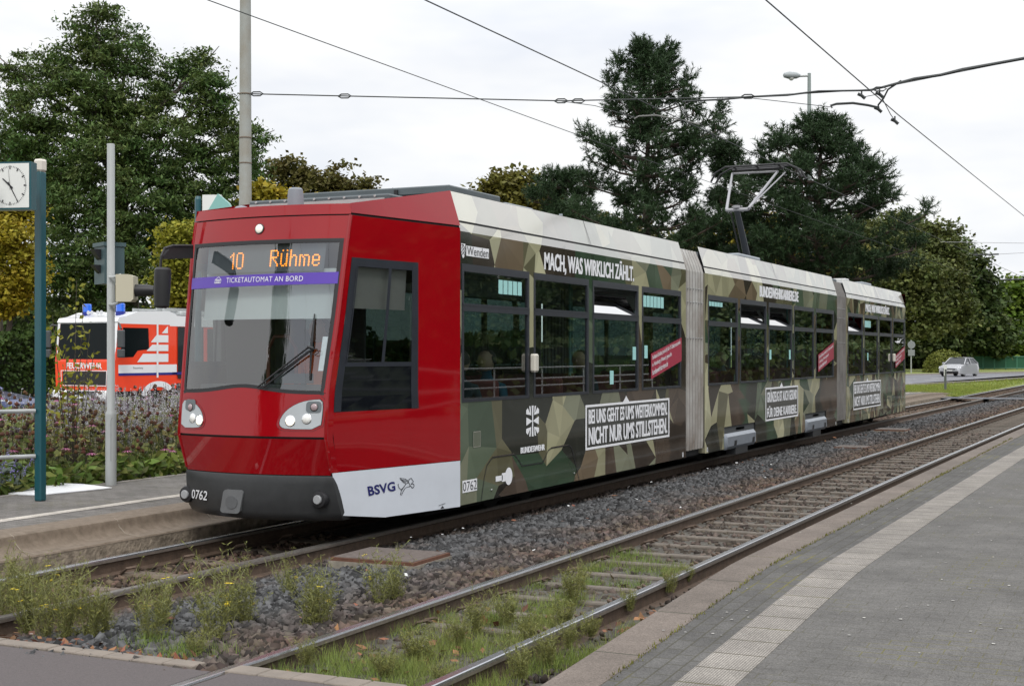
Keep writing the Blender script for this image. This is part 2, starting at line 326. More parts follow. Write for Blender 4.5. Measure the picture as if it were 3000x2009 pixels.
# right-hand platform (ramps down to the crossing)
def hr(Y): t = min(1, max(0, (Y-5.4)/4.3)); return .010+.192*(.75*t+.25*(t*t*(3-2*t)))
YP = [3, 5]+[5.6+i*.44 for i in range(11)]+[11+i*2 for i in range(24)]+[60+i*8 for i in range(14)]
def paver(name, col, bw, rh, mortar, offx=.5, col2=None, moss=0.35, rot=0, msz=.008):
    m = M(name, col, .85, bump=(140, .35, .01), spec=.25); t = m.node_tree; bs = t.nodes['Principled BSDF']
    tcn = N(t, 'ShaderNodeTexCoord'); mp = N(t, 'ShaderNodeMapping'); mp.inputs['Rotation'].default_value = (0, 0, rot); br = N(t, 'ShaderNodeTexBrick')
    t.links.new(tcn.outputs['Object'], mp.inputs[0]); t.links.new(mp.outputs[0], br.inputs[0])
    br.offset = offx; br.inputs['Scale'].default_value = 1; br.inputs['Brick Width'].default_value = bw; br.inputs['Row Height'].default_value = rh; br.inputs['Mortar Size'].default_value = msz; br.inputs['Mortar Smooth'].default_value = .3
    br.inputs['Color1'].default_value = (*col, 1); br.inputs['Color2'].default_value = (*(col2 or tuple(c*.8 for c in col)), 1)
    n1 = N(t, 'ShaderNodeTexNoise'); n1.inputs['Scale'].default_value = 1.3; n1.inputs['Detail'].default_value = 6; t.links.new(tcn.outputs['Object'], n1.inputs[0])
    r1 = N(t, 'ShaderNodeMapRange'); r1.inputs[1].default_value = .52; r1.inputs[2].default_value = .68; r1.inputs[4].default_value = moss*2; t.links.new(n1.outputs[0], r1.inputs[0])
    mm = N(t, 'ShaderNodeMix', data_type='RGBA'); mm.inputs[6].default_value = (*mortar, 1); mm.inputs[7].default_value = (.13, .12, .02, 1); t.links.new(r1.outputs[0], mm.inputs[0]); t.links.new(mm.outputs[2], br.inputs['Mortar'])
    n2 = N(t, 'ShaderNodeTexNoise'); n2.inputs['Scale'].default_value = 2.2; n2.inputs['Detail'].default_value = 8; n2.inputs['Roughness'].default_value = .7; t.links.new(tcn.outputs['Object'], n2.inputs[0])
    r2 = N(t, 'ShaderNodeMapRange'); r2.inputs[1].default_value = .3; r2.inputs[2].default_value = .7; r2.inputs[3].default_value = .72; r2.inputs[4].default_value = 1.2; t.links.new(n2.outputs[0], r2.inputs[0])
    v = N(t, 'ShaderNodeTexVoronoi'); v.inputs['Scale'].default_value = 160; t.links.new(tcn.outputs['Object'], v.inputs[0])
    r3 = N(t, 'ShaderNodeMapRange'); r3.inputs[1].default_value = 0; r3.inputs[2].default_value = 1; r3.inputs[3].default_value = .75; r3.inputs[4].default_value = 1.3
    sp = N(t, 'ShaderNodeSeparateColor'); t.links.new(v.outputs['Color'], sp.inputs[0]); t.links.new(sp.outputs[0], r3.inputs[0])
    m3 = N(t, 'ShaderNodeMath', operation='MULTIPLY'); t.links.new(r2.outputs[0], m3.inputs[0]); t.links.new(r3.outputs[0], m3.inputs[1])
    ml = N(t, 'ShaderNodeMix', data_type='RGBA', blend_type='MULTIPLY'); ml.inputs[0].default_value = 1
    t.links.new(br.outputs[0], ml.inputs[6]); t.links.new(m3.outputs[0], ml.inputs[7]); t.links.new(ml.outputs[2], bs.inputs['Base Color']); return m
PAVE = paver('platform_pavers', (.114, .110, .104), .20, .10, (.087, .083, .073), col2=(.108, .104, .099), msz=.004, moss=.38)
PAVE2 = paver('edge_row_pavers', (.098, .095, .091), .20, .10, (.062, .059, .046), moss=.7, rot=math.pi/2, msz=.006)
SLAB = paver('edge_slab_concrete', (.155, .130, .112), 1.0, .5, (.05, .05, .035), 0, col2=(.137, .116, .10), moss=.2, rot=math.pi/2)
def zr(x, Y, d=0): return hr(Y)+d
b = MB(); strip(b, lambda Y: [(-1.95, hr(Y)), (1, hr(Y)), (9, hr(Y))], YP); b.obj('platform', PAVE, kind='structure')
b = MB(); strip(b, lambda Y: [(-2.57, hr(Y)), (-2.24, hr(Y))], YP); b.obj('platform_edge_rows', PAVE2, kind='structure')
b = MB(); strip(b, lambda Y: [(-2.86, -.30), (-2.86, hr(Y)-.015), (-2.845, hr(Y)+.002), (-2.575, hr(Y)+.002), (-2.57, hr(Y)-.01)], YP); b.obj('platform_edge_slab', SLAB, kind='structure')
def tactile():
    m = paver('tactile_tile', (.30, .278, .25), 40, .30, (.08, .072, .048), 0, col2=(.26, .24, .218), moss=.8, msz=.007); t = m.node_tree; bs = t.nodes['Principled BSDF']
    src = bs.inputs['Base Color'].links[0].from_socket; tcn = N(t, 'ShaderNodeTexCoord'); wv = N(t, 'ShaderNodeTexWave', bands_direction='X'); wv.inputs['Scale'].default_value = 21; t.links.new(tcn.outputs['Object'], wv.inputs[0])
    r = N(t, 'ShaderNodeMapRange'); r.inputs[1].default_value = .25; r.inputs[2].default_value = .6; r.inputs[3].default_value = .62; t.links.new(wv.outputs[0], r.inputs[0])
    ml = N(t, 'ShaderNodeMix', data_type='RGBA', blend_type='MULTIPLY'); ml.inputs[0].default_value = 1; t.links.new(src, ml.inputs[6]); t.links.new(r.outputs[0], ml.inputs[7]); t.links.new(ml.outputs[2], bs.inputs['Base Color'])
    bp = N(t, 'ShaderNodeBump'); bp.inputs['Distance'].default_value = .006; bp.inputs['Strength'].default_value = .7; t.links.new(wv.outputs[0], bp.inputs['Height']); t.links.new(bp.outputs[0], bs.inputs['Normal']); return m
b = MB(); strip(b, lambda Y: [(-2.24, hr(Y)-.01), (-2.238, hr(Y)+.004), (-1.952, hr(Y)+.004), (-1.95, hr(Y)-.01)], YP); b.obj('tactile_paving', tactile(), kind='structure')
# left-hand platform with curved concrete kerb
def hl(Y): t = min(1, max(0, (Y-4)/4)); return .015+.187*(t*t*(3-2*t))
YL = [3, 5, 6, 7, 8]+[9+i*1.0 for i in range(10)]+[20+i*2 for i in range(18)]+[57, 59.5, 62]
def hl2(Y): return hl(Y) if Y < 56 else max(.0, .2-.2*(Y-56)/5)
b = MB(); strip(b, lambda Y: [(-16.5 if Y > 100 else -11.15, hl2(Y)), (-9.55, hl2(Y)), (-9.0, hl2(Y))], YL)
b.obj('far_platform', paver('far_platform_pavers', (.165, .155, .145), .2, .1, (.085, .08, .07), moss=.2), kind='structure')
b = MB(); strip(b, lambda Y: [(-9.56, hl2(Y)+.004), (-9.40, hl2(Y)+.004)], YL); b.obj('platform_line', paver('pale_line_stones', (.52, .48, .43), .3, .16, (.16, .15, .12), 0, moss=.1, rot=math.pi/2, msz=.006), kind='structure')
b = MB(); strip(b, lambda Y: [(-9.0, hl2(Y)+.003), (-8.70, hl2(Y)+.001), (-8.665, hl2(Y)-.012), (-8.652, hl2(Y)-.035), (-8.645, hl2(Y)-.07), (-8.62, hl2(Y)-.105), (-8.57, hl2(Y)-.13), (-8.49, hl2(Y)-.142), (-8.39, hl2(Y)-.145), (-8.375, hl2(Y)-.16)], YL)
KERB = M('kerb_concrete', (.19, .150, .112), .85, n=(14, .5), col2=(.115, .088, .062), bump=(120, .5, .008)); sm(b.obj('platform_kerb', KERB, kind='structure'))
b = MB(); strip(b, lambda Y: [(-8.378, hl2(Y)-.155), (-8.38, -.32)], YL); b.obj('kerb_footing', M('kerb_footing_concrete', (.36, .30, .23), .9, n=(9, .6), col2=(.10, .082, .06), bump=(30, .8, .02)), kind='structure')
b = MB()
for i in range(40):
    Y = 7.3+i*1.25
    b.tube([(-8.70, Y, hl2(Y)+.001), (-8.66, Y, hl2(Y)-.015), (-8.643, Y, hl2(Y)-.07), (-8.57, Y, hl2(Y)-.13), (-8.39, Y, hl2(Y)-.145), (-8.376, Y, hl2(Y)-.3)], .004, 4)
b.obj('kerb_joints', M('joint_mortar', (.30, .26, .21), .9), kind='structure')
b = MB(); strip(b, lambda Y: [(-8.39, hl2(Y)-.30), (-16.6, -.30)], YL)
b = MB()
for Y0, Y1 in ((3, 62),): b.box(-16.4, -11.0, Y0, Y1, -.3, .17)
b.obj('flower_bed_soil', SOIL, kind='structure')
b = MB(); strip(b, lambda Y: [(-11.2, .06), (-11.15, hl2(Y)+.006), (-11.05, hl2(Y)+.006), (-11.05, .06)], YL[2:-3]); b.obj('bed_edging', M('bed_edge_stone', (.30, .28, .25), .85, n=(8, .3)), kind='structure')
# near pedestrian crossing
CASP = M('crossing_asphalt', (.115, .098, .098), .9, n=(90, .35), col2=(.078, .068, .068), bump=(220, .7, .01))
def crossz(name, x0, x1, y1): 
    b = MB(); b.box(x0, x1, -8, y1, -.2, -.004); b.obj(name, CASP, kind='structure')
crossz('crossing', -16.4, R1i-1.21, 6.0); crossz('crossing', L1i+.03, R1i-.03, 6.0); crossz('crossing', R1i+.075, L2i-.075, 6.0); crossz('crossing', L2i+.035, R2i-.035, 6.08); crossz('crossing', R2i+.075, -2.86, 6.1)
b = MB(); x = -9.0
CST = M('crossing_kerb', (.225, .19, .158), .85, n=(6, .3), col2=(.165, .142, .12), bump=(60, .4))
while x < -2.95:
    x1 = x+.21
    if not any(abs((x+x1)/2-c) < .11 for c in (L2i-.035, R2i+.035, R1i+.035, L1i-.035)): b.bbox(x+.005, x1, 6.02+random.uniform(-.006, .006), 6.14+(.03 if x > -4.6 else 0), -.15, .002+random.uniform(0, .004), .006)
    x = x1
b.obj('crossing_kerb', CST, kind='structure')
b = MB(); b.quad((-8.4+off(56), 54.6, .006), (-2.95+off(56), 54.6, .006), (-2.95+off(56), 56.4, .006), (-8.4+off(56), 56.4, .006)); b.obj('far_crossing', M('rubber_crossing', (.055, .06, .075), .6, n=(3, .3)), kind='structure')
# cable pits
def pit(x0, x1, y0, y1, z, label, skew=0):
    t = empty('cable_pit', ((x0+x1)/2, (y0+y1)/2, z), label, 'pit cover')
    b = MB(); b.box(x0, x1, y0, y1, -.3, z-.03); b.obj('pit_wall', M('pit_concrete', (.30, .27, .22), .9, n=(9, .5)), t)
    b = MB(); b.box(x0+.01, x1-.01, y0+.01, y1-.01, z-.035, z-.002); b.obj('pit_frame', M('pit_rust', (.14, .06, .035), .8, n=(20, .4)), t)
    b = MB(); b.bbox(x0+.03, x1-.03, y0+.03, y1-.03, z-.03, z+.006, .004); b.obj('cover_plate', M('pit_plate', (.15, .125, .11), .7, .2, n=(18, .4), bump=(90, .5, .005)), t)
    t.rotation_euler = (0, 0, skew); return t
pit(-6.27, -5.47, 9.62, 10.28, .03, 'square rusty-edged concrete cable pit cover in the ballast right of the tram front', .02)
pit(-6.0, -5.3, 31.2, 31.9, .02, 'low flat cable pit cover in the ballast beyond the tram middle')
pit(-5.6, -5.0, 25.3, 25.9, .0, 'small low cable pit cover in the ballast close to the polished rail')
# ------------------------------------------------------------------ the tram
XC, XS = -7.435, -6.285
tram = empty('tram', (XC, 10.3, 0), 'long low-floor tram with a red cab and camouflage-patterned sides standing at the platform', 'tram')
RG = [(.215, 10.36, .83, .26), (.63, 10.25, .795, .16), (.97, 10.137, .805, .12), (1.37, 10.172, .80, .12), (2.0, 10.289, .836, .13), (2.71, 10.406, .86, .15), (2.93, 10.453, .861, .15), (3.04, 10.48, .852, .15)]
def rg(h):
    for a, b in zip(RG, RG[1:]):
        if h <= b[0] or b is RG[-1]:
            u = (h-a[0])/(b[0]-a[0]); return [a[i]+u*(b[i]-a[i]) for i in (1, 2, 3)]
def FR(u, h, d=0):            # point on the front of the cab, d metres proud of it
    Y, w, b = rg(h); return (XC+u*w*(1+.0), Y-b*(1-u*u)-d, h)
def SD(t, h, d=0, s=1):       # point on the tapered cab side
    Y, w, b = rg(h); x = (XC+w)*(1-t)+t*XS+d; return (x if s > 0 else 2*XC-x, Y*(1-t)+t*11.98-d*.3, h)
def fpatch(b, u0, u1, h0, h1, d=0, nu=16, nh=4):
    f = lambda v, *a: v(*a) if callable(v) else v
    P = []
    for i in range(nh+1):
        r = []
        for j in range(nu+1):
            uu = j/nu; a = f(u0, 0) if not callable(u0) else 0; 
            u = u0+(u1-u0)*uu; H0, H1 = f(h0, u), f(h1, u); r.append(FR(u, H0+(H1-H0)*i/nh, d))
        P.append(r)
    b.grid(P)
def spatch(b, t0, t1, h0, h1, d=0, s=1, nt_=4, nh=4):
    f = lambda v, a: v(a) if callable(v) else v
    P = []
    for i in range(nh+1):
        r = []
        for j in range(nt_+1):
            q = j/nt_
            if callable(t0) or callable(t1):
                h = h0+(h1-h0)*i/nh; t = f(t0, h)+(f(t1, h)-f(t0, h))*q
            else:
                t = t0+(t1-t0)*q; h = f(h0, t)+(f(h1, t)-f(h0, t))*i/nh
            r.append(SD(t, h, d, s))
        P.append(r if s > 0 else r[::-1])
    b.grid(P)
hb = lambda u: 1.355+.055*math.exp(-((u+.03)/.42)**2)   # lower edge of the windscreen
# cab shell
b = MB()
fpatch(b, -1, 1, 2.715, 2.928); fpatch(b, -1, 1, 2.94, 3.035, .006); fpatch(b, -1, -.945, 1.36, 2.72, 0, 2, 8); fpatch(b, .952, 1, 1.36, 2.72, 0, 2, 8)
fpatch(b, -1, 1, .975, hb, 0, 24, 6); fpatch(b, -.985, .985, .635, .955, .0, 16, 4)
hend = 2.955
wl = lambda h: .043; wr = lambda h: .66-(h-1.2)*.04
for s in (1, -1):
    spatch(b, 0, .043, .64, 2.93, 0, s, 1, 14); spatch(b, wl, wr, 2.555, 2.93, 0, s, 6, 2)
    spatch(b, wr, lambda h: 1.0, 1.19, 2.555, 0, s, 3, 8); spatch(b, lambda h: .043, lambda h: wr(1.19), lambda t: 0, 0) if 0 else None
    spatch(b, wr, lambda h: 1.0, 2.555, 2.93, 0, s, 3, 2)
    spatch(b, .043, 1.0, .66, 1.19, 0, s, 6, 3)
    # rounded corner post ridge
    b.tube([tuple(Vector(SD(0, h, -.008, s))) for h in (.66, .97, 1.37, 2.0, 2.71, 2.93)], .016, 6)
    # sloping roof fairing of the cab
    P = []
    for i in range(3):
        q = i/2; r = []
        for j in range(7):
            t = j/6; top = 3.037+(3.30-3.037)*t; h = 2.952+(top-2.952)*q; x, y, _ = SD(t, 2.95, 0, s); dx = (.012+.098*t)*q; r.append((x-dx*s, y, h))
        P.append(r if s > 0 else r[::-1])
    b.grid(P)
# roof deck of the cab
b.grid([[(FR(u, 3.035)[0], FR(u, 3.035)[1]+.006, 3.035) for u in np.linspace(-1, 1, 9)], [(XC+u*1.04, 11.98, 3.0) for u in np.linspace(-1, 1, 9)]])
cab = sm(b.obj('cab', RED, tram, label='glossy red drivers cab'), 30)
for s in (1, -1):
    b = MB(); spatch(b, 0.0, .345, lambda t: .275-(t/.345)*.071, .655, .0, s, 4, 2); spatch(b, .345, 1.0, .207, .655, .0, s, 4, 2)
    b.obj('cab_skirt', WHITE, cab, label='white lower skirt')
b = MB()
for s in (1, -1): spatch(b, .0, 1, 2.91, 2.97, -.02, s)
fpatch(b, -.99, .99, 2.92, 2.945, -.012); fpatch(b, -.99, .99, .94, .985, -.015); fpatch(b, -.99, .99, .61, .645, -.015)
b.obj('seam_strip', BLACK, cab)
# bumper
b = MB(); P = []
for h, d, w_ in [(.628, .004, 1.0), (.612, .012, 1.005), (.55, .02, 1.01), (.42, .028, 1.012), (.30, .016, 1.012), (.25, -.01, 1.0), (.225, -.06, .97)]:
    P.append([tuple(Vector(FR(u*w_, h, d))) for u in np.linspace(-1, 1, 25)])
b.grid(P[::-1])
b.grid([[(x, y+.5, z-.005) for x, y, z in P[-1]], P[-1]])
for e in (0, -1): b.grid([[p[e] if e else p[0] for p in P], [(p[e][0], p[e][1]+.12, p[e][2]) for p in P]])
bump = sm(b.obj('bumper', DGREY, tram, label='dark grey wrap-around bumper'), 40)
def fpoly(b, pts, d, nu=1): b.add([FR(u, h, d) for u, h in pts], [tuple(range(len(pts)))])
def rrect(u0, u1, h0, h1, ru, rh, n=4):
    P = []
    for cx, cy, a0 in ((u1-ru, h1-rh, 0), (u0+ru, h1-rh, 90), (u0+ru, h0+rh, 180), (u1-ru, h0+rh, 270)):
        for i in range(n+1):
            a = math.radians(a0+90*i/n); P.append((cx+ru*math.cos(a), cy+rh*math.sin(a)))
    return P
def fslab(b, pts, d0, d1):     # plate on the front with its own thickness
    c = (sum(p[0] for p in pts)/len(pts), sum(p[1] for p in pts)/len(pts)); n = len(pts)
    V = [FR(u, h, d1) for u, h in pts]+[FR(u, h, d0) for u, h in pts]+[FR(*c, d1)]
    b.add(V, [(i, (i+1) % n, 2*n) for i in range(n)]+[(i, n+i, n+(i+1) % n, (i+1) % n) for i in range(n)])
b = MB(); pts = [(u+(h-.385)*.30-.01, h) for u, h in rrect(-.32, -.035, .275, .487, .05, .03)]; fslab(b, pts, .01, .042)
tc_ = b.obj('tow_cover', M('tow_cover_plastic', (.13, .135, .14), .5), bump)
b = MB(); q = [(-.185+.085*math.cos(a), .375+.058*math.sin(a)) for a in np.linspace(0, 2*math.pi, 20, endpoint=False)]; fslab(b, q, .03, .047); b.obj('round_lid', M('lid_plastic', (.10, .105, .11), .5), tc_)
for u, h in ((.835, .425), (-.985, .40)):
    p = Vector(FR(u, h, 0)); ax = Vector((.0, -1, 0)); b = MB(); b.lathe([(.075, -.03), (.08, .03), (.07, .055), (.045, .06)], p+Vector((.01*np.sign(u), 0, 0)), ax, 20)
    f = sm(b.obj('buffer_housing', BLACK, bump)); b = MB(); b.lathe([(.04, .05), (.04, .075), (.036, .08), (.0, .081)], p+Vector((.01*np.sign(u), 0, 0)), ax, 20); sm(b.obj('buffer_cap', M('cap_plastic', (.30, .31, .32), .4), bump))
# lettering helper
def txt(s, bold=0.0, shear=0.0, space=1.0):
    cu = bpy.data.curves.new('t', 'FONT'); cu.body = s; cu.size = 1; cu.offset = bold; cu.shear = shear; cu.space_character = space; cu.resolution_u = 3; cu.fill_mode = 'FRONT'
    o = bpy.data.objects.new('t', cu); COL.objects.link(o); dg = bpy.context.evaluated_depsgraph_get(); dg.update(); me = o.evaluated_get(dg).to_mesh()
    V = [(v.co.x, v.co.y) for v in me.vertices]; F = [tuple(p.vertices) for p in me.polygons]
    o.evaluated_get(dg).to_mesh_clear(); bpy.data.objects.remove(o); bpy.data.curves.remove(cu)
    x0, x1 = min(v[0] for v in V), max(v[0] for v in V); y0, y1 = min(v[1] for v in V), max(v[1] for v in V)
    return [((x-x0)/(x1-x0), (y-y0)/(y1-y0)) for x, y in V], F
def put(b, s, fn, **k):
    V, F = txt(s, **k); b.add([fn(x, y) for x, y in V], F)
def ribbon2(b, pts, w, fn):    # flat line of width w in 2D mapped by fn
    for (x0, y0), (x1, y1) in zip(pts, pts[1:]):
        L = math.hypot(x1-x0, y1-y0) or 1; dx, dy = -(y1-y0)/L*w/2, (x1-x0)/L*w/2
        b.add([fn(x0-dx, y0-dy), fn(x1-dx, y1-dy), fn(x1+dx, y1+dy), fn(x0+dx, y0+dy)], [(0, 1, 2, 3)])
b = MB(); put(b, '0762', lambda x, y: FR(-.893+x*.31, .368+y*.088, .036), shear=.25, bold=.008); b.obj('number_lettering', MARK, bump, label='white number 0762')
# windscreen
b = MB(); fpatch(b, -.92, .925, lambda u: hb(u)+.0, 2.70, -.004, 24, 10); ws = sm(b.obj('windscreen', GLASSW, tram))
b = MB(); fpatch(b, -.95, -.915, 1.34, 2.72, .001, 1, 8); fpatch(b, .915, .957, 1.34, 2.72, .001, 1, 8); fpatch(b, -.95, .957, 2.685, 2.722, .002); fpatch(b, -.93, .93, lambda u: hb(u)-.01, lambda u: hb(u)+.022, .001, 24, 1)
b.obj('windscreen_seal', BLACK, ws)
VIO = M('violet_film', (.085, .035, .36), .35, coat=.3); b = MB(); fpatch(b, -.95, .945, lambda u: 2.308+.010*u, lambda u: 2.412+.010*u, .004, 20, 1); st = b.obj('ticket_stripe', VIO, tram, label='violet stripe reading TICKETAUTOMAT AN BORD')
b = MB(); put(b, 'TICKETAUTOMAT AN BORD', lambda x, y: FR(-.385+x*.96, 2.343+y*.047, .008), bold=-.004, space=1.08)
b.obj('ticket_lettering', MARK, st); b = MB()
for L in ([(-.56, 2.345), (-.47, 2.345), (-.465, 2.375), (-.555, 2.375), (-.56, 2.345)], [(-.54, 2.352), (-.49, 2.352), (-.488, 2.366), (-.538, 2.366), (-.54, 2.352)], [(-.55, 2.377), (-.50, 2.402), (-.47, 2.378)]):
    ribbon2(b, [(u, h) for u, h in L], .005, lambda u, h: FR(u, h, .008))
b.obj('ticket_icon', MARK, st)
# destination display with dot letters
LED = M('led_orange', (1.0, .28, .02), .5, emis=2.6)
b = MB(); fpatch(b, -.76, .75, 2.435, 2.685, -.05, 16, 1); dsp = b.obj('destination_display', M('display_glass', (.10, .11, .125), .35), tram, label='display reading 10 Ruehme in orange dots')
D = {'1': '0010001100001000010000100001000010001110'[:0]}
FONT = {'1': ['..#', '.##', '#.#', '..#', '..#', '..#', '..#', '..#', '..#', '..#'], '0': ['.###.', '#...#', '#...#', '#...#', '#...#', '#...#', '#...#', '#...#', '#...#', '.###.'],
 'R': ['#####.', '#....#', '#....#', '#....#', '#####.', '#.#...', '#..#..', '#...#.', '#....#', '#....#'], 'u': ['.#..#', '.....', '#...#', '#...#', '#...#', '#...#', '#...#', '#...#', '#..##', '.##.#'],
 'h': ['#....', '#....', '#....', '#.##.', '##..#', '#...#', '#...#', '#...#', '#...#', '#...#'], 'm': ['.......', '.......', '.......', '##.###.', '#.#...#', '#..#..#', '#..#..#', '#..#..#', '#..#..#', '#..#..#'], 'e': ['.....', '.....', '.....', '.###.', '#...#', '#...#', '#####', '#....', '#...#', '.###.']}
b = MB()
def led(s, u0, u1, h0, h1):
    W_ = sum(len(FONT[c][0])+1.6 for c in s)-1.6; x = 0
    for c in s:
        for r, row in enumerate(FONT[c]):
            for k, ch in enumerate(row):
                if ch == '#':
                    for du in (0, .5):
                        u = u0+(x+k+du*.0+.5)/W_*(u1-u0); h = h1-(r+.5)/10*(h1-h0); ru, rh = .0085*1.15, .0062*1.1
                    fpoly(b, [(u+ru*math.cos(a), h+rh*math.sin(a)) for a in (0, 1.05, 2.09, 3.14, 4.19, 5.24)], -.045)
        x += len(FONT[c][0])+1.6
led('10', -.41, -.215, 2.468, 2.622); led('Ruhme', .13, .70, 2.480, 2.632)
b.obj('dot_letters', LED, dsp)
# headlights
def chai(pts, n=2):
    for _ in range(n): pts = [q for i in range(len(pts)) for q in ((pts[i][0]*.75+pts[(i+1) % len(pts)][0]*.25, pts[i][1]*.75+pts[(i+1) % len(pts)][1]*.25), (pts[i][0]*.25+pts[(i+1) % len(pts)][0]*.75, pts[i][1]*.25+pts[(i+1) % len(pts)][1]*.75))]
    return pts
REFL = M('reflector_grey', (.42, .45, .47), .3, .2); LAMP = M('lit_lamp', (1, .84, .62), .2, emis=1.5); LAMPO = M('lamp_lens', (.75, .75, .72), .1, coat=1); TAIL = M('tail_lens', (.33, .25, .26), .25, coat=.5)
HR_ = [(.465, 1.105), (.519, 1.183), (.60, 1.236), (.71, 1.278), (.83, 1.298), (.947, 1.303), (.955, 1.20), (.935, 1.045), (.56, 1.043), (.485, 1.060)]
HL_ = [(-.944, 1.272), (-.825, 1.276), (-.705, 1.240), (-.617, 1.185), (-.573, 1.112), (-.588, 1.058), (-.658, 1.031), (-.942, 1.028), (-.95, 1.15)]
for pts, lp, cx, cy in ((HR_, [(.597, 1.113, 1), (.783, 1.131, 0), (.862, 1.235, 2)], .75, 1.15), (HL_, [(-.631, 1.099, 1), (-.75, 1.115, 0), (-.80, 1.213, 2)], -.78, 1.13)):
    pts = chai(pts, 1)
    big = [(cx+(u-cx)*1.13, cy+(h-cy)*1.16) for u, h in pts]
    b = MB(); fslab(b, big, -.002, .004); hl_ = b.obj('headlight', RED, tram)
    b = MB(); big2 = [(cx+(u-cx)*1.145, cy+(h-cy)*1.175) for u, h in pts]; fslab(b, big2, -.002, .0015); b.obj('surround_seam', BLACK, hl_)
    b = MB(); fslab(b, [(cx+(u-cx)*1.03, cy+(h-cy)*1.03) for u, h in pts], .0, .006); b.obj('lens_rim', BLACK, hl_)
    b = MB(); fslab(b, pts, .002, .009); b.obj('reflector', REFL, hl_)
    b = MB(); fslab(b, [(lp[2][0]+(u-lp[2][0])*.95, h) for u, h in rrect(lp[2][0]-.095, lp[2][0]+.085, 1.185, 1.285, .04, .03)], .006, .0105); b.obj('lamp_backing', M('backing_grey', (.12, .14, .15), .4) if 'backing_grey' not in bpy.data.materials else bpy.data.materials['backing_grey'], hl_)
    for u, h, k in lp:
        p = Vector(FR(u, h, .008)); n_ = (Vector(FR(u+.01, h))-Vector(FR(u, h))).cross(Vector(FR(u, h+.01))-Vector(FR(u, h))).normalized(); r = (.040, .044, .034)[k]
        b = MB(); b.lathe([(r*1.12, -.01), (r*1.12, .004), (r*.95, .007)], p, n_, 20); b.obj('lamp_ring', CHROME if k < 2 else DGREY, hl_)
        b = MB(); b.lathe([(r*.98, .0), (r*.9, .008), (r*.6, .014), (r*.01, .017)], p, n_, 20); sm(b.obj('lamp', (LAMPO, LAMP, TAIL)[k], hl_), 80)
p = Vector(FR(.0, 2.825, .0)); b = MB(); b.lathe([(.048, -.01), (.048, .008), (.043, .012)], p, (0, -1, .15), 20); l1 = b.obj('marker_lamp', DGREY, tram); b = MB(); b.lathe([(.042, .006), (.038, .016), (.01, .02)], p, (0, -1, .15), 20); sm(b.obj('lamp', M('marker_lens', (.82, .80, .70), .2, emis=.25), l1), 80)
# wiper
b = MB(); P0 = FR(.19, 1.405, .03); P1 = FR(.745, 1.755, .045)
b.tube([P0, P1], .008, 6); b.tube([FR(.26, 1.40, .03), FR(.79, 1.735, .045)], .008, 6)
b.tube([FR(.735, 1.76, .04), FR(.80, 1.745, .04)], .016, 6); b.tube([FR(.745, 2.05, .012), FR(.765, 1.80, .03), FR(.79, 1.47, .012)], [.006, .013, .006], 6)
b.tube([FR(.79, 1.745, .05), FR(.86, 1.74, .055), FR(.87, 1.71, .05), FR(.83, 1.69, .04), FR(.79, 1.70, .03)], .004, 5)
b.obj('wiper', BLACK, tram)
# mirror on the left
b = MB(); mz = lambda px, py, t: tuple(W(px, py, 12.35+.35*t)); b.tube([mz(440, 562, 1), mz(395, 562, .4), mz(376, 568, .15), mz(369, 585, 0), mz(367, 612, 0)], [.012]*5, 6)
b.add([mz(440, 561, 1), mz(395, 561, .4), mz(374, 572, .15), mz(368, 592, 0), mz(440, 590, 1)]+[tuple(Vector(mz(x, y, t))+Vector((-.015, .03, 0))) for x, y, t in ((440, 561, 1), (395, 561, .4), (374, 572, .15), (368, 592, 0), (440, 590, 1))], [(0, 1, 2, 3, 4), (9, 8, 7, 6, 5), (0, 5, 6, 1), (1, 6, 7, 2), (2, 7, 8, 3), (3, 8, 9, 4)])
mr_ = b.obj('mirror_arm', BLACK, tram)
b = MB(); b.lathe([(.04, -.19), (.066, -.17), (.072, -.05), (.075, .1), (.072, .155), (.055, .175)], tuple(W(371, 656, 12.35)), (0.04, 0, 1), 16); sm(b.obj('mirror', BLACK, tram))
# roof lamp pod / antenna
b = MB(); b.lathe([(.077, 0), (.073, .12), (.066, .17), (.05, .185), (.01, .19)], (-7.24, 10.56, 3.03), (0, 0, 1), 20); sm(b.obj('roof_antenna', M('pod_grey', (.20, .22, .25), .45), tram))
b = MB(); b.lathe([(.09, 0), (.08, .03), (.05, .06), (.01, .07)], (-7.95, 10.7, 3.03), (0, 0, 1), 16); sm(b.obj('roof_antenna', bpy.data.materials['pod_grey'], tram))
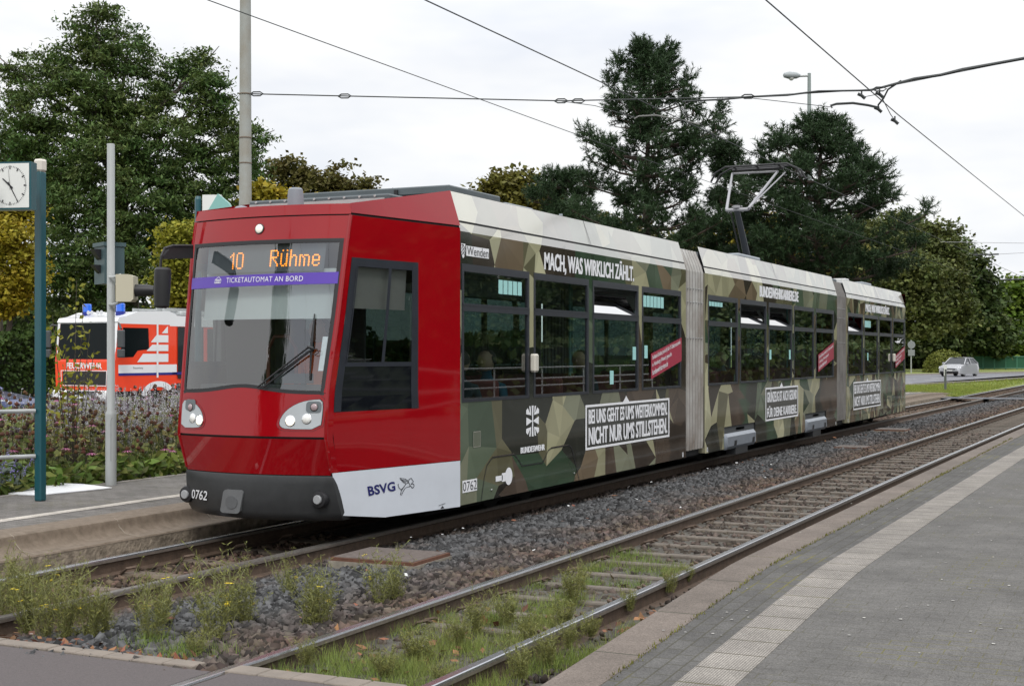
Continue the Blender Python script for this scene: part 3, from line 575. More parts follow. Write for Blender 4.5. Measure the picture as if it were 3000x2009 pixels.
# cab side windows
for s in (1, -1):
    b = MB(); wt = lambda h: wr(h)
    for (t0, t1, h0, h1) in ((lambda h: .043, lambda h: .092, 1.19, 2.555), (lambda h: wr(h)-.055, wt, 1.19, 2.555)): spatch(b, t0, t1, h0, h1, .004, s, 1, 8)
    spatch(b, lambda h: .09, lambda h: wr(h)-.05, 2.478, 2.555, .004, s); spatch(b, lambda h: .09, lambda h: wr(h)-.05, 1.585, 1.625, .006, s)
    spatch(b, lambda h: .352, lambda h: .375, 1.62, 2.48, .008, s, 1, 4); spatch(b, lambda h: .092, lambda h: .10, 1.62, 2.48, .008, s, 1, 4)
    f = b.obj('side_window', FRAME, cab); b = MB(); spatch(b, lambda h: .09, lambda h: wr(h)-.05, 1.62, 2.48, 0.001, s, 3, 4); b.obj('sliding_pane', glass('cab_side_glass', (.55, .57, .55), 1.3, .04) if s > 0 else bpy.data.materials['cab_side_glass'], tram)
    b = MB(); spatch(b, lambda h: .09, lambda h: wr(h)-.05, 1.19, 1.59, 0.002, s, 3, 3); b.obj('dark_lower_pane', BLKG, tram)
    b = MB(); spatch(b, lambda h: .09, lambda h: .54, 2.12, 2.48, -.05, s, 4, 1); spatch(b, lambda h: .09, lambda h: .54, 2.105, 2.12, -.045, s, 1, 1); b.obj('side_blind', M('blind_fabric', (.30, .31, .31), .9), tram)
# cab inside
INT = M('interior_grey', (.13, .14, .145), .7); CEIL = M('ceiling_white', (.55, .57, .57), .6); DARKI = M('interior_dark', (.05, .055, .058), .7); BLIND = M('sun_blind', (.55, .57, .57), .8)
b = MB(); fpatch(b, -.80, .86, 2.02, 2.46, -.09, 12, 2); fpatch(b, -.80, .86, 2.01, 2.022, -.08, 12, 1); b.obj('sun_blind', BLIND, tram)
b = MB(); b.box(XC-.62, XC+.62, 10.32, 10.7, .80, 1.36); b.box(XC-.68, XC+.68, 10.3, 10.62, 1.36, 1.42); b.box(XC+.0, XC+.35, 10.5, 10.62, 1.43, 1.52); b.obj('dashboard', DARKI, tram)
b = MB(); b.box(XC-1.10, XC+1.1, 11.90, 11.94, .35, 1.2); b.box(XC-1.1, XC-.62, 11.90, 11.94, 1.2, 2.85); b.box(XC+.75, XC+1.1, 11.90, 11.94, 1.2, 2.85); b.box(XC-.12, XC+.10, 11.90, 11.94, 1.2, 2.85); b.box(XC-1.1, XC+1.1, 11.9, 11.94, 2.4, 2.95)
b.box(XC-1.08, XC-.98, 11.0, 11.9, .4, 2.9); b.obj('cab_rear_wall', INT, tram); b = MB(); b.box(XC-.42, XC-.16, 11.87, 11.895, 1.2, 2.2); b.obj('rear_wall_panel', REFL, tram)
b = MB(); b.box(XC-.8, XC+.8, 10.4, 11.95, .5, .55); b.box(XC-.8, XC+.8, 10.5, 11.95, 2.86, 2.9); b.obj('cab_floor', DARKI, tram)
b = MB(); b.bbox(XC-.22, XC+.24, 11.05, 11.5, 1.0, 1.12, .03); b.bbox(XC-.2, XC+.22, 11.45, 11.56, 1.1, 1.85, .03); b.box(XC-.05, XC+.05, 11.2, 11.3, .55, 1.0); b.obj('driver_seat', DARKI, tram)
b = MB(); b.tube([(XC-.15, 10.62, 1.30), (XC-.15, 10.62, 1.75), (XC-.08, 10.62, 1.86), (XC+.08, 10.62, 1.86), (XC+.16, 10.62, 1.75), (XC+.16, 10.62, 1.3)], .018, 6); b.obj('handrail', M('red_brown_rail', (.12, .03, .02), .4), tram)
b = MB(); fpatch(b, .85, .935, 1.55, 1.85, -.012, 2, 1); b.obj('notice_sheet', MARK, tram)
# --- camouflage side walls
PAL = {'g': (.098, .125, .085), 'gg': (.066, .095, .064), 'G': (.038, .066, .04), 'd': (.028, .031, .025), 'k': (.014, .014, .012), 'o': (.105, .10, .06), 'b': (.31, .30, .19), 'B': (.42, .41, .27), 'br': (.074, .056, .042), 'bd': (.042, .034, .027), 'bk': (.15, .115, .075), 'l': (.19, .20, .14)}
SEEDS = [(12.1, .9, 'g'), (12.3, .5, 'g'), (12.1, .3, 'l'), (12.5, 1.1, 'gg'), (12.7, .85, 'o'), (12.9, .35, 'k'), (13.0, .6, 'o'), (13.1, 1.05, 'd'), (13.3, .3, 'br'), (13.5, .9, 'd'), (13.6, .45, 'G'), (13.9, .75, 'o'), (14.0, 1.15, 'd'), (14.1, .35, 'G'), (14.25, 1.0, 'b'), (14.35, .7, 'b'), (14.6, .9, 'b'), (14.6, .4, 'G'), (14.9, .55, 'd'), (14.95, 1.0, 'l'), (15.2, .3, 'bk'), (15.3, 1.1, 'd'), (15.6, .35, 'b'), (15.9, 1.15, 'l'), (16.0, .4, 'br'), (16.5, .35, 'l'), (16.3, .8, 'bd'), (17, .4, 'bd'), (17.2, 1.1, 'br'), (17.9, .5, 'br'), (18.3, .3, 'bd'), (18.6, .9, 'br'), (18.7, .4, 'bd'),
         (12.0, 2.7, 'd'), (12.2, 2.95, 'B'), (12.5, 2.62, 'bd'), (12.6, 2.9, 'o'), (12.8, 2.75, 'B'), (13.1, 2.65, 'bk'), (13.2, 2.9, 'bk'), (13.5, 2.65, 'o'), (13.7, 2.85, 'b'), (13.85, 2.65, 'B'), (14.1, 2.75, 'bd'), (14.6, 2.75, 'bd'), (15.0, 2.9, 'G'), (15.5, 2.75, 'G'), (16.2, 2.75, 'gg'), (16.7, 2.9, 'o'), (17.0, 2.65, 'b'), (17.3, 2.9, 'l'), (17.6, 2.7, 'gg'), (18.0, 2.65, 'bk'), (18.2, 2.9, 'gg'), (18.6, 2.7, 'l'), (18.8, 2.9, 'o'),
         (13.63, 1.9, 'b'), (13.63, 2.4, 'B'), (13.63, 1.3, 'd'), (15.34, 1.7, 'g'), (15.34, 2.4, 'gg'), (15.34, 1.3, 'd'), (17.04, 2.3, 'b'), (17.04, 1.8, 'br'), (17.04, 1.3, 'br'), (18.8, 2.4, 'b'), (18.8, 1.6, 'bd'),
         (19.95, .9, 'B'), (19.9, .5, 'B'), (20.3, 1.1, 'bd'), (20.4, .8, 'b'), (20.2, .4, 'd'), (20.7, .7, 'o'), (20.9, 1.0, 'b'), (21.4, 1.0, 'br'), (21.6, .7, 'br'), (22.3, 1.0, 'd'), (22.0, .7, 'G'), (22.9, .8, 'g'), (23.0, .4, 'd'), (23.6, .3, 'G'), (24.2, .4, 'B'), (24.6, .3, 'l'), (25.0, .4, 'd'), (25.6, .9, 'b'), (25.9, 1.1, 'G'), (26.4, .8, 'l'), (26.9, 1.0, 'b'), (27.2, .7, 'd'), (27.8, .9, 'br'), (28.3, .5, 'bd'), (28.5, 1.0, 'br'), (28.0, .3, 'bd'),
         (20.2, 2.8, 'b'), (20.9, 2.8, 'b'), (21.5, 2.75, 'bk'), (22.1, 2.8, 'bd'), (22.4, 2.7, 'bk'), (22.7, 2.8, 'B'), (23.4, 2.75, 'bd'), (24.5, 2.75, 'o'), (25.8, 2.8, 'gg'), (26.2, 2.7, 'l'), (27.0, 2.8, 'g'), (27.6, 2.7, 'l'), (28.3, 2.8, 'gg')]
def camocol(Y, h):
    best = min(SEEDS, key=lambda s: (s[0]-Y)**2*1.6+(s[1]-h)**2) if Y < 29 else None
    if best and (best[0]-Y)**2*1.6+(best[1]-h)**2 < .25: k = best[2]
    else: k = random.choice(['gg', 'd', 'br', 'b', 'g', 'o', 'G', 'bk', 'bd', 'l', 'l', 'b'])
    c = PAL[k]; f = random.uniform(.8, 1.22); return tuple(v*f for v in c)
def clip(poly, axis, val, keep_gt):
    o = []
    for i in range(len(poly)):
        a, c = poly[i], poly[(i+1) % len(poly)]; ia = (a[axis] > val) == keep_gt; ic = (c[axis] > val) == keep_gt
        if ia: o.append(a)
        if ia != ic:
            t = (val-a[axis])/(c[axis]-a[axis]); o.append((a[0]+t*(c[0]-a[0]), a[1]+t*(c[1]-a[1])))
    return o
def tris(y0, y1, h0, h1, dy=.34, dh=.36):
    P = []; i = 0; y = y0-dy
    while y < y1+dy:
        h = h0-dh
        while h < h1+dh: P.append(Vector((y+random.uniform(-.2, .2), h+random.uniform(-.2, .2)+(i % 2)*.2))); h += dh
        y += dy; i += 1
    r = delaunay_2d_cdt([p for p in P], [], [], 0, 1e-5); return [[(r[0][i].x, r[0][i].y) for i in f] for f in r[2]]
def camo(b, rects, fn, T, sky_sheen=0):  # last argument paints a pale sky reflection into the wrap colours
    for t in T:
        c = (sum(p[0] for p in t)/3, sum(p[1] for p in t)/3); b.cc = tuple(v*(1-sky_sheen)+q*sky_sheen for v, q in zip(camocol(*c), (.62, .62, .58)))
        for y0, y1, h0, h1 in rects:
            p = t
            for ax, v, g in ((0, y0, True), (0, y1, False), (1, h0, True), (1, h1, False)):
                p = clip(p, ax, v, g)
                if len(p) < 3: break
            if len(p) >= 3: b.add([fn(*q) for q in p], [tuple(range(len(p)))])
CAMO = M('camouflage_wrap', (1, 1, 1), .6, coat=.75, spec=0, attr=True, n=(1.5, .12)); CAMO.node_tree.nodes['Principled BSDF'].inputs['Coat Roughness'].default_value = .07
CAMOR = M('camouflage_wrap_roof', (1, 1, 1), .5, coat=1, attr=True, n=(1.5, .1), spec=.3); CAMOR.node_tree.nodes['Principled BSDF'].inputs['Coat IOR'].default_value = 3.4; CAMOR.node_tree.nodes['Principled BSDF'].inputs['Coat Roughness'].default_value = .12
SECT = [(11.98, 18.93, [(12.01, 13.585), (13.70, 15.275), (15.40, 16.98), (17.11, 18.71)], []),
        (19.83, 28.80, [(19.97, 21.55), (21.67, 23.28), (23.42, 25.05), (25.17, 26.76), (26.90, 28.5)], [(20.80, 22.58), (26.05, 27.80)]),
        (29.76, 36.95, [(29.86, 31.48), (31.62, 33.23), (33.37, 35.02), (35.18, 36.84)], [])]
TOP, BOT, SEAM = 2.585, 1.222, 2.985
GREYR = M('roof_grey', (.12, .135, .145), .55, n=(4, .2)); POLE = M('grab_pole', (.22, .42, .42), .35); SEAT = M('seat_fabric', (.22, .045, .045), .9, n=(60, .5)); SKY_ST = M('pale_sticker', (.33, .62, .60), .6)
SHELL = M('far_side_wrap', (.07, .075, .05), .4, n=(1, .5), col2=(.2, .19, .12))
def flat(y, h, d=.0): return (XS+d, y, h)
for si, (y0, y1, wins, notch) in enumerate(SECT):
    T = tris(y0, y1, .2, 3.35); b = MB()
    R = []
    cuts = [y0]+[v for n_ in notch for v in n_]+[y1]
    for k in range(0, len(cuts), 2): R.append((cuts[k], cuts[k+1], .217, .56))
    R += [(y0, y1, .56, BOT), (y0, y1, TOP, 2.90)]
    ws_ = [y0]+[v for w_ in wins for v in w_]+[y1]
    for k in range(0, len(ws_), 2): R.append((ws_[k], ws_[k+1], BOT, TOP))
    camo(b, R, flat, T)
    # upper shoulder leaning in above the seam, then the roof fairing
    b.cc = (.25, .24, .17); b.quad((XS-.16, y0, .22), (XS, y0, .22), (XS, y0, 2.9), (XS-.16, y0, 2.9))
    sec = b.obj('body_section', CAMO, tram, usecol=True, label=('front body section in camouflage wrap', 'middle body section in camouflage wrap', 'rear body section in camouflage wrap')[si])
    b = MB(); camo(b, [(y0, y1, 2.90, SEAM)], lambda y, h: (XS-((h-2.90)/.085)**1.6*.022, y, h), T, .25); b.obj('roof_shoulder', CAMOR, sec, usecol=True)  # shoulder highlight partly painted in by the pale mix
    b = MB(); camo(b, [(y0, y1, SEAM+.022, 3.30)], lambda y, h: (XS-.022-(h-3.0)*.32, y, h), T, .42); b.cc = (.2, .2, .17)  # fairing print paled to carry the bright sky's reflection
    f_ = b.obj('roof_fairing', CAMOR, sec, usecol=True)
    b = MB(); b.box(XS-.05, XS-.03, y0, y1, SEAM-.02, SEAM+.03); b.box(XS-.117, XS-.125, y0, y1, 3.295, 3.300)
    yy = y0+ (3.4 if si == 0 else 4.2 if si == 1 else 3.6); b.add([(XS-.013, yy, SEAM+.02), (XS-.013, yy+.012, SEAM+.02), (XS-.118, yy+.012, 3.303), (XS-.118, yy, 3.303)], [(0, 1, 2, 3)]); b.obj('seam_line', BLACK, sec)
    # far side, roof, floor, ends
    b = MB(); X2 = 2*XC-XS
    for a0, a1 in ((.217, BOT), (TOP, SEAM)): b.box(X2, X2+.03, y0, y1, a0, a1)
    for k in range(0, len(ws_), 2): b.box(X2, X2+.03, ws_[k], ws_[k+1], BOT, TOP)
    b.box(X2+.02, X2+.12, y0, y1, SEAM, 3.30); b.obj('far_side_wall', SHELL, sec)
    b = MB(); b.box(X2+.04, XS-.125, y0, y1, 2.97, 3.0); b.box(X2+.12, XS-.12, y0+.02, y1-.02, 3.0, 3.22); b.obj('roof_deck', GREYR, sec)
    b = MB(); b.box(X2+.04, XS-.02, y0, y1, .30, .34); b.box(X2+.05, XS-.04, y0, y0+.03, .34, .9) if si == 9 else None
    b.box(XS-.09, XS-.02, y0, y1, .34, 1.21); b.obj('interior_lining', DARKI, sec); b = MB(); b.box(X2+.04, XS-.1, y0, y1, 2.66, 2.70); b.box(X2+.04, X2+.35, y0, y1, 2.45, 2.66); b.box(XC-.1, XC+.1, y0+.3, y1-.3, 2.63, 2.659); b.obj('ceiling', CEIL, sec)
    b = MB(); b.box(X2+.45, XS-.45, y0+.1, y1-.1, .08, .30); b.box(X2+.1, XS-.1, y0, y1, .26, .30); b.obj('underfloor', M('underfloor_black', (.006, .006, .006), .9) if si == 0 else bpy.data.materials['underfloor_black'], sec)
    b = MB()
    for k, (a0, a1) in enumerate(wins):
        b.box(X2+.01, X2+.015, a0, a1, BOT, TOP)
    b.obj('far_window_panes', GLASSF, sec)
    for k, (a0, a1) in enumerate(wins):
        b = MB(); fx0, fx1 = XS-.03, XS+.004; e = .045
        b.box(fx0, fx1, a0, a1, TOP-.075, TOP); b.box(fx0, fx1, a0, a1, BOT, BOT+.03); b.box(fx0, fx1, a0, a0+e, BOT+.03, TOP-.075); b.box(fx0, fx1, a1-e, a1, BOT+.03, TOP-.075); b.box(fx0, fx1+.004, a0+.002, a1-.002, 2.12, 2.18)
        b.box(fx0, fx1+.008, a0+.01, a1-.01, 2.175, 2.195)
        wn = b.obj('window', FRAME, tram)
        b = MB(); b.quad((XS-.012, a0+e, BOT+.03), (XS-.012, a1-e, BOT+.03), (XS-.012, a1-e, 2.12), (XS-.012, a0+e, 2.12)); b.obj('lower_pane', GLASS, wn)
        op = (si, k) in ((0, 2), (1, 1), (1, 2), (2, 0)); b = MB()
        if op: b.quad((XS-.015, a0+e, 2.195), (XS-.015, a1-e, 2.195), (XS-.17, a1-e-.0, 2.44), (XS-.17, a0+e, 2.44))
        else: b.quad((XS-.012, a0+e, 2.19), (XS-.012, a1-e, 2.19), (XS-.012, a1-e, TOP-.075), (XS-.012, a0+e, TOP-.075))
        b.obj('upper_pane', GLASSU if op else GLASS, wn, label='hinged pane tilted inwards' if op else None)
    # seats, poles
    yy = y0+.7
    while yy < y1-.6:
        for xx in (XS-.55, X2+.55):
            b = MB(); b.bbox(xx-.4, xx+.4, yy, yy+.45, .72, .82, .03); b.bbox(xx-.4, xx+.4, yy+.42, yy+.5, .8, 1.42, .03); b.box(xx-.3, xx+.3, yy+.1, yy+.4, .34, .72); b.obj('seat', SEAT, sec)
        yy += .85
    for j, yy in enumerate(np.arange(y0+1.2, y1-.3, 1.7)):
        b = MB(); b.tube([(XC+.35*(-1)**j, yy, .34), (XC+.35*(-1)**j, yy, 2.66)], .018, 6); b.obj('grab_pole', POLE, sec)
# stickers on upper panes
def stick(y0, y1, h0, h1, n):
    b = MB(); w_ = (y1-y0)/n
    for i in range(n): b.quad(flat(y0+i*w_+.008, h0, -.008), flat(y0+(i+1)*w_-.008, h0, -.008), flat(y0+(i+1)*w_-.008, h1, -.008), flat(y0+i*w_+.008, h1, -.008))
    b.obj('window_sticker', SKY_ST, tram)
stick(12.84, 13.42, 2.32, 2.465, 5); stick(17.17, 18.0, 2.32, 2.47, 6); stick(20.02, 20.75, 2.42, 2.49, 5); stick(31.7, 32.4, 2.30, 2.45, 5)
for y, h in ((15.98, 1.32), (16.78, 1.62), (17.22, 1.64), (23.5, 1.60), (24.85, 1.60), (32.0, 1.55)): stick(y, y+.14, h, h+.17, 1)
# small white boxes on the window posts
for y in (13.63, 35.1):
    b = MB(); b.bbox(XS+.002, XS+.075, y-.045, y+.06, 1.50, 1.70, .02); b.obj('door_camera_box', M('cream_box', (.52, .50, .44), .5) if y < 20 else bpy.data.materials['cream_box'], tram)
# --- lettering on the sides
def side_text(s, y0, y1, h0, h1, mat=MARK, bold=.02, d=.004, slope=0, parent=tram, name='lettering', label=None, fat=.006, **k):
    b = MB()
    for q in ((0,) if mat is not MARK else (-1, 0, 1)): put(b, s, lambda x, y: (XS+d+.0006*(q+1), y0+x*(y1-y0)+q*fat, h0+y*(h1-h0)+slope*x), bold=bold, **k)
    return b.obj(name, mat, parent, label=label)
def side_quad(b, y0, y1, h0, h1, d): b.quad((XS+d, y0, h0), (XS+d, y1, h0), (XS+d, y1, h1), (XS+d, y0, h1))
side_text('MACH, WAS WIRKLICH ZÄHLT.', 13.98, 16.80, 2.60, 2.868, label='white slogan MACH, WAS WIRKLICH ZAEHLT.')
side_text('BUNDESWEHRKARRIERE.DE', 22.84, 25.5, 2.66, 2.85, fat=.012, bold=.025, label='white web address BUNDESWEHRKARRIERE.DE')
side_text('MACH, WAS WIRKLICH ZÄHLT.', 31.75, 34.67, 2.625, 2.87, fat=.014, bold=.03, label='white slogan on the rear section')
DK = M('box_dark', (.035, .038, .034), .35, coat=.4)
def speech(y0, y1, h0, h1, ty, l1, l2, hs, label):
    b = MB(); side_quad(b, y0, y1, h0, h1, .0025); bx = b.obj('slogan_box', DK, tram, label=label)
    b = MB(); e = .028
    for r in ((y0, y1, h1-e, h1), (y0, y1, h0, h0+e), (y0, y0+e*1.6, h0+e, h1-e), (y1-e*1.6, y1, h0+e, h1-e)): side_quad(b, *r, .005)
    b.add([(XS+.005, ty-.11, h1), (XS+.005, ty+.11, h1), (XS+.005, ty, h1+.075)], [(0, 1, 2)]); b.obj('box_border', MARK, bx)
    side_text(l1, y0+.10, y1-.10, hs[0], hs[1], parent=bx, d=.006, bold=.015); side_text(l2, y0+.10, y1-.10, hs[2], hs[3], parent=bx, d=.006, bold=.02)
speech(15.165, 18.195, .555, 1.09, 16.52, 'BEI UNS GEHT ES UMS WEITERKOMMEN.', 'NICHT NUR UMS STILLSTEHEN.', (.86, 1.035, .61, .82), 'dark box with the slogan BEI UNS GEHT ES UMS WEITERKOMMEN')
speech(23.2, 25.48, .545, 1.115, 24.27, 'GRÜNZEUG IST AUCH GESUND', 'FÜR DEINE KARRIERE.', (.86, 1.08, .60, .80), 'dark box with the slogan GRUENZEUG IST AUCH GESUND')
speech(30.42, 33.56, .47, 1.08, 31.95, 'BEI UNS GEHT ES UMS WEITERKOMMEN.', 'NICHT NUR UMS STILLSTEHEN.', (.82, 1.02, .54, .76), 'dark box with slogan on the rear section')
CRIM = M('crimson_banner', (.36, .02, .055), .35, coat=.3)
def banner(y0, y1, hl0, hl1, hr0, hr1):
    b = MB(); b.quad((XS+.006, y0, hl0), (XS+.006, y1, hr0), (XS+.006, y1, hr1), (XS+.006, y0, hl1)); bn = b.obj('window_banner', CRIM, tram, label='crimson slanted recruiting banner')
    sl_ = (hr0-hl0)/(y1-y0); H = hl1-hl0
    for i, (s, wd) in enumerate((('Soldatin/Soldat (m/w/d) für IT-Elektrotechnik', .97), ('in Nienburg (Weser) gesucht.', .66), ('bundeswehrkarriere.de', .52))):
        V, F = txt(s, bold=.012); b = MB(); base = hl1-H*(.34+.28*i)+.01
        b.add([(XS+.009, y0+.04+x*wd*(y1-y0-.06), base+y*H*.22+sl_*(x*wd*(y1-y0-.06)+.04)) for x, y in V], F); b.obj('banner_lettering', MARK, bn)
banner(17.45, 18.72, 1.36, 1.70, 1.60, 1.93); banner(27.1, 28.48, 1.34, 1.68, 1.60, 1.94); banner(35.5, 36.82, 1.34, 1.66, 1.58, 1.90)
# district shield and name
b = MB(); sh = [(0, 1), (1, 1), (1, .45), (.85, .18), (.5, 0), (.15, .18), (0, .45)]; fn = lambda x, y, d=.004: (XS+d, 11.992+x*.088, 2.635+y*.145)
b.add([fn(x, y) for x, y in sh], [tuple(range(7))]); shd = b.obj('district_shield', MARK, tram)
b = MB()
for k in range(3): 
    yb = .10+k*.24; b.add([fn(.06, yb+.0, .006), fn(.5, yb+.28, .006), fn(.94, yb, .006), fn(.94, yb+.10, .006), fn(.5, yb+.38, .006), fn(.06, yb+.10, .006)], [(0, 1, 4, 5), (1, 2, 3, 4)])
b.add([fn(.06, .86, .006), fn(.06, .95, .006), fn(.46, .95, .006), fn(.46, .9, .006)], [(3, 2, 1, 0)])
b.obj('shield_chevrons', MARKD, shd)
b = MB(); side_quad(b, 12.10, 12.60, 2.665, 2.765, .004); pl = b.obj('name_plate', MARK, tram, label='white plate reading Wenden'); side_text('Wenden', 12.115, 12.585, 2.675, 2.76, MARKD, bold=0, d=.006, parent=pl)
b = MB(); side_quad(b, 12.02, 12.335, .335, .455, .004); pl = b.obj('number_plate', MARK, tram, label='white plate reading 0762'); side_text('0762', 12.03, 12.325, .35, .442, MARKD, bold=-.004, d=.006, parent=pl)
# armed-forces style cross: splayed arms cut by curved bands
def crossmark(cy, ch, w_, h_):
    b = MB(); f = lambda x, y: (XS+.005, cy+x*w_, ch+y*h_)
    b.add([f(-.14, -1), f(.14, -1), f(.07, 0), f(.14, 1), f(-.14, 1), f(-.07, 0)], [(0, 1, 2, 3, 4, 5)])
    for sx in (-1, 1):
        P = [f(sx*.12, 0.03), f(sx*.95, .27), f(sx*.95, -.27), f(sx*.12, -.03)]; b.add(P if sx < 0 else P[::-1], [(0, 1, 2, 3)])
        for sy in (-1, 1):
            P = [f(sx*.22, sy*.38), f(sx*.30, sy*.97), f(sx*.52, sy*.97), f(sx*.40, sy*.52), f(sx*.74, sy*.86), f(sx*.98, sy*.72), f(sx*.98, sy*.47)]
            b.add(P if sx*sy > 0 else P[::-1], [tuple(range(7))])
            P = [f(sx*.0, sy*.0)]*0
    return b.obj('cross_emblem', MARK, tram, label='white splayed cross emblem')
crossmark(13.665, .97, .17, .168); side_text('BUNDESWEHR', 13.365, 13.985, .635, .70, bold=.008)
b = MB(); side_quad(b, 12.755, 12.92, .385, .44, .005); side_quad(b, 12.90, 13.02, .372, .462, .005); b.add([(XS+.0055, 13.065+.088*math.cos(a), .418+.092*math.sin(a)) for a in np.linspace(0, 6.283, 25)[:-1]], [tuple(range(24))]); b.obj('wheel_symbol', MARK, tram)
def sline(pts, w_=.012, mat=BLACK, d=.0035, name='panel_gap', parent=tram): 
    b = MB(); ribbon2(b, pts, w_, lambda y, h: (XS+d, y, h)); return b.obj(name, mat, parent)
hp = sline([(12.43, .225), (12.50, .45), (12.56, .57), (12.68, .637), (13.196, .637), (13.27, .60), (13.40, .50), (13.936, .497), (14.02, .56), (14.08, .62), (14.16, .643), (14.66, .646), (14.74, .62), (14.81, .52), (14.975, .225)])
hp['label'] = 'gap round the wheel hatch'
sline([(12.68, .645), (13.19, .645)], .010, CHROME, .006, 'hatch_trim', hp); sline([(14.16, .651), (14.65, .654)], .010, CHROME, .006, 'hatch_trim', hp)
sline([(34.0, .3), (34.2, .62), (34.7, .62), (34.9, .50), (35.4, .50), (35.6, .64), (36.2, .65), (36.4, .3)], .014)
b = MB(); side_quad(b, 12.255, 12.41, .77, .922, .003); f_ = b.obj('access_flap', M('flap_paint', (.105, .12, .085), .35, coat=.4), tram); sline([(12.255, .77), (12.41, .77), (12.41, .922), (12.255, .922), (12.255, .77)], .005, M('flap_edge', (.35, .34, .3), .5), .005, 'flap_edge', f_)
for y in (12.66, 14.83): b = MB(); b.lathe([(.012, 0), (.012, .006), (.004, .01)], (XS+.002, y, .31), (1, 0, 0), 10); b.obj('latch', CHROME, tram)
for y in (18.78, 19.93, 28.68, 29.88): b = MB(); side_quad(b, y-.03, y+.03, .235, .30, .004); m_ = b.obj('jack_mark', MARK, tram); b = MB(); side_quad(b, y-.008, y+.008, .24, .285, .006); side_quad(b, y-.02, y+.02, .285, .291, .006); b.obj('jack_sign', MARKD, m_)
# operator name and winged lion on the cab skirt
b = MB(); put(b, 'BSVG', lambda x, y: SD(.232+x*.215, .418+.008*x+y*.088+.012*x, .004), bold=.03, space=1.05); b.obj('operator_name', NAVY, tram, label='navy lettering BSVG')
b = MB(); lion = [[(0, .45), (.10, .30), (.30, .42), (.48, .62), (.66, .68), (.70, .86), (.85, .93), (.92, .78), (.98, .70), (.88, .62), (.80, .55), (.98, .56), (1.0, .42), (.88, .30), (.78, .45), (.60, .42), (.42, .38), (.25, .2), (.12, -.02), (.05, .0), (.14, .25), (.30, .42)], [(.48, .62), (.30, .75), (.12, 1.0), (.45, .92), (.62, .80), (.60, .68)], [(.16, .95), (.3, .80), (.5, .72)], [(.66, .68), (.74, .50), (.66, .40)], [(.10, .30), (.0, .45), (-.04, .62), (.02, .66)], [(.2, .88), (.42, .84), (.56, .76)]]
for L in lion: ribbon2(b, [(.475+x*.125, .395+y*.155) for x, y in L], .0045, lambda t, h: SD(t, h, .004))
b.obj('winged_lion_emblem', MARKD, tram)
b = MB(); p = [SD(.80, .235+.01, .004), SD(.86, .245+.012, .004), SD(.86, .262, .004), SD(.80, .25, .004)]; b.add(p, [(0, 1, 2, 3)]); b.add([SD(.815, .215, .004), SD(.85, .215, .004), SD(.833, .24, .004)], [(0, 1, 2)]); b.obj('jack_mark', MARKD, tram)
# --- bellows
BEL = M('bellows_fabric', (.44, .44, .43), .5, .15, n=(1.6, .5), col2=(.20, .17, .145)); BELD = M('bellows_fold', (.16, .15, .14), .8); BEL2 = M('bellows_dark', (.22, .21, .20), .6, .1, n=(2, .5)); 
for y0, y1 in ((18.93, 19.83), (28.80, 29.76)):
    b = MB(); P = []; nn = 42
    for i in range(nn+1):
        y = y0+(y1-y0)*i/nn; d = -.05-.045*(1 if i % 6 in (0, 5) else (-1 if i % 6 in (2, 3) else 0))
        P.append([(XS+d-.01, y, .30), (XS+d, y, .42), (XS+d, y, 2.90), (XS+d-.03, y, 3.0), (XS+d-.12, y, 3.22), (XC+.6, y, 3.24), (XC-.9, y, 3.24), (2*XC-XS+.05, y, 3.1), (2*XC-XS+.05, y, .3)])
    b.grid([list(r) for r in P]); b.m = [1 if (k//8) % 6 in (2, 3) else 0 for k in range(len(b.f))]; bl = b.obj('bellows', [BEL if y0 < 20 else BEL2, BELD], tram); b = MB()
    for h in (1.93, 2.45, 2.65): b.tube([(XS-.018, y0+.03, h), (XS-.018, y1-.03, h)], .006, 5)
    b.obj('bellows_wire', GALV, bl)
    b = MB(); b.box(2*XC-XS+.1, XS-.1, y0, y1, .2, .3); b.obj('turntable', bpy.data.materials['underfloor_black'], bl)
# --- bogie covers of the middle section
COVER = M('bogie_cover_grey', (.26, .29, .33), .35, .3, n=(10, .15))
for y0, y1 in SECT[1][3]:
    b = MB(); b.box(XS-.35, XS-.30, y0, y1, .2, .56); b.box(XS-.3, XS-.002, y0, y1, .556, .562); b.box(XS-.3, XS-.002, y0, y0+.01, .22, .56); b.box(XS-.3, XS-.002, y1-.01, y1, .22, .56); bc = b.obj('bogie_recess', bpy.data.materials['underfloor_black'], tram)
    b = MB(); b.bbox(XS-.24, XS+.035, y0+.02, y1-.04, .20, .45, .05); o = sm(b.obj('bogie_cover', COVER, tram, label='silver grey bogie cover'), 30)
    b = MB()
    for yy in (y0+.42, y1-.32): b.add([(XS+.037, yy, .25), (XS+.037, yy+.14, .25), (XS+.037, yy+.17, .33), (XS+.037, yy+.03, .33)], [(0, 1, 2, 3)])
    b.obj('cover_slot', BLACK, o)
    b = MB(); b.box(XS-.15, XS+.01, y0+.6, y1-.5, .10, .21); b.bbox(XS-.12, XS-.02, y0+.7, y0+1.2, .47, .53, .01); b.obj('bogie_frame', DGREY, tram)
for yc in (13.7, 14.6, 33.9, 35.2, 21.2, 22.2, 26.4, 27.4): 
    for xx in (XC-.58, XC+.58):
        b = MB(); b.lathe([(.30, -.05), (.30, .05)], (xx, yc, .30), (1, 0, 0), 20); b.obj('wheel', bpy.data.materials['underfloor_black'], tram)
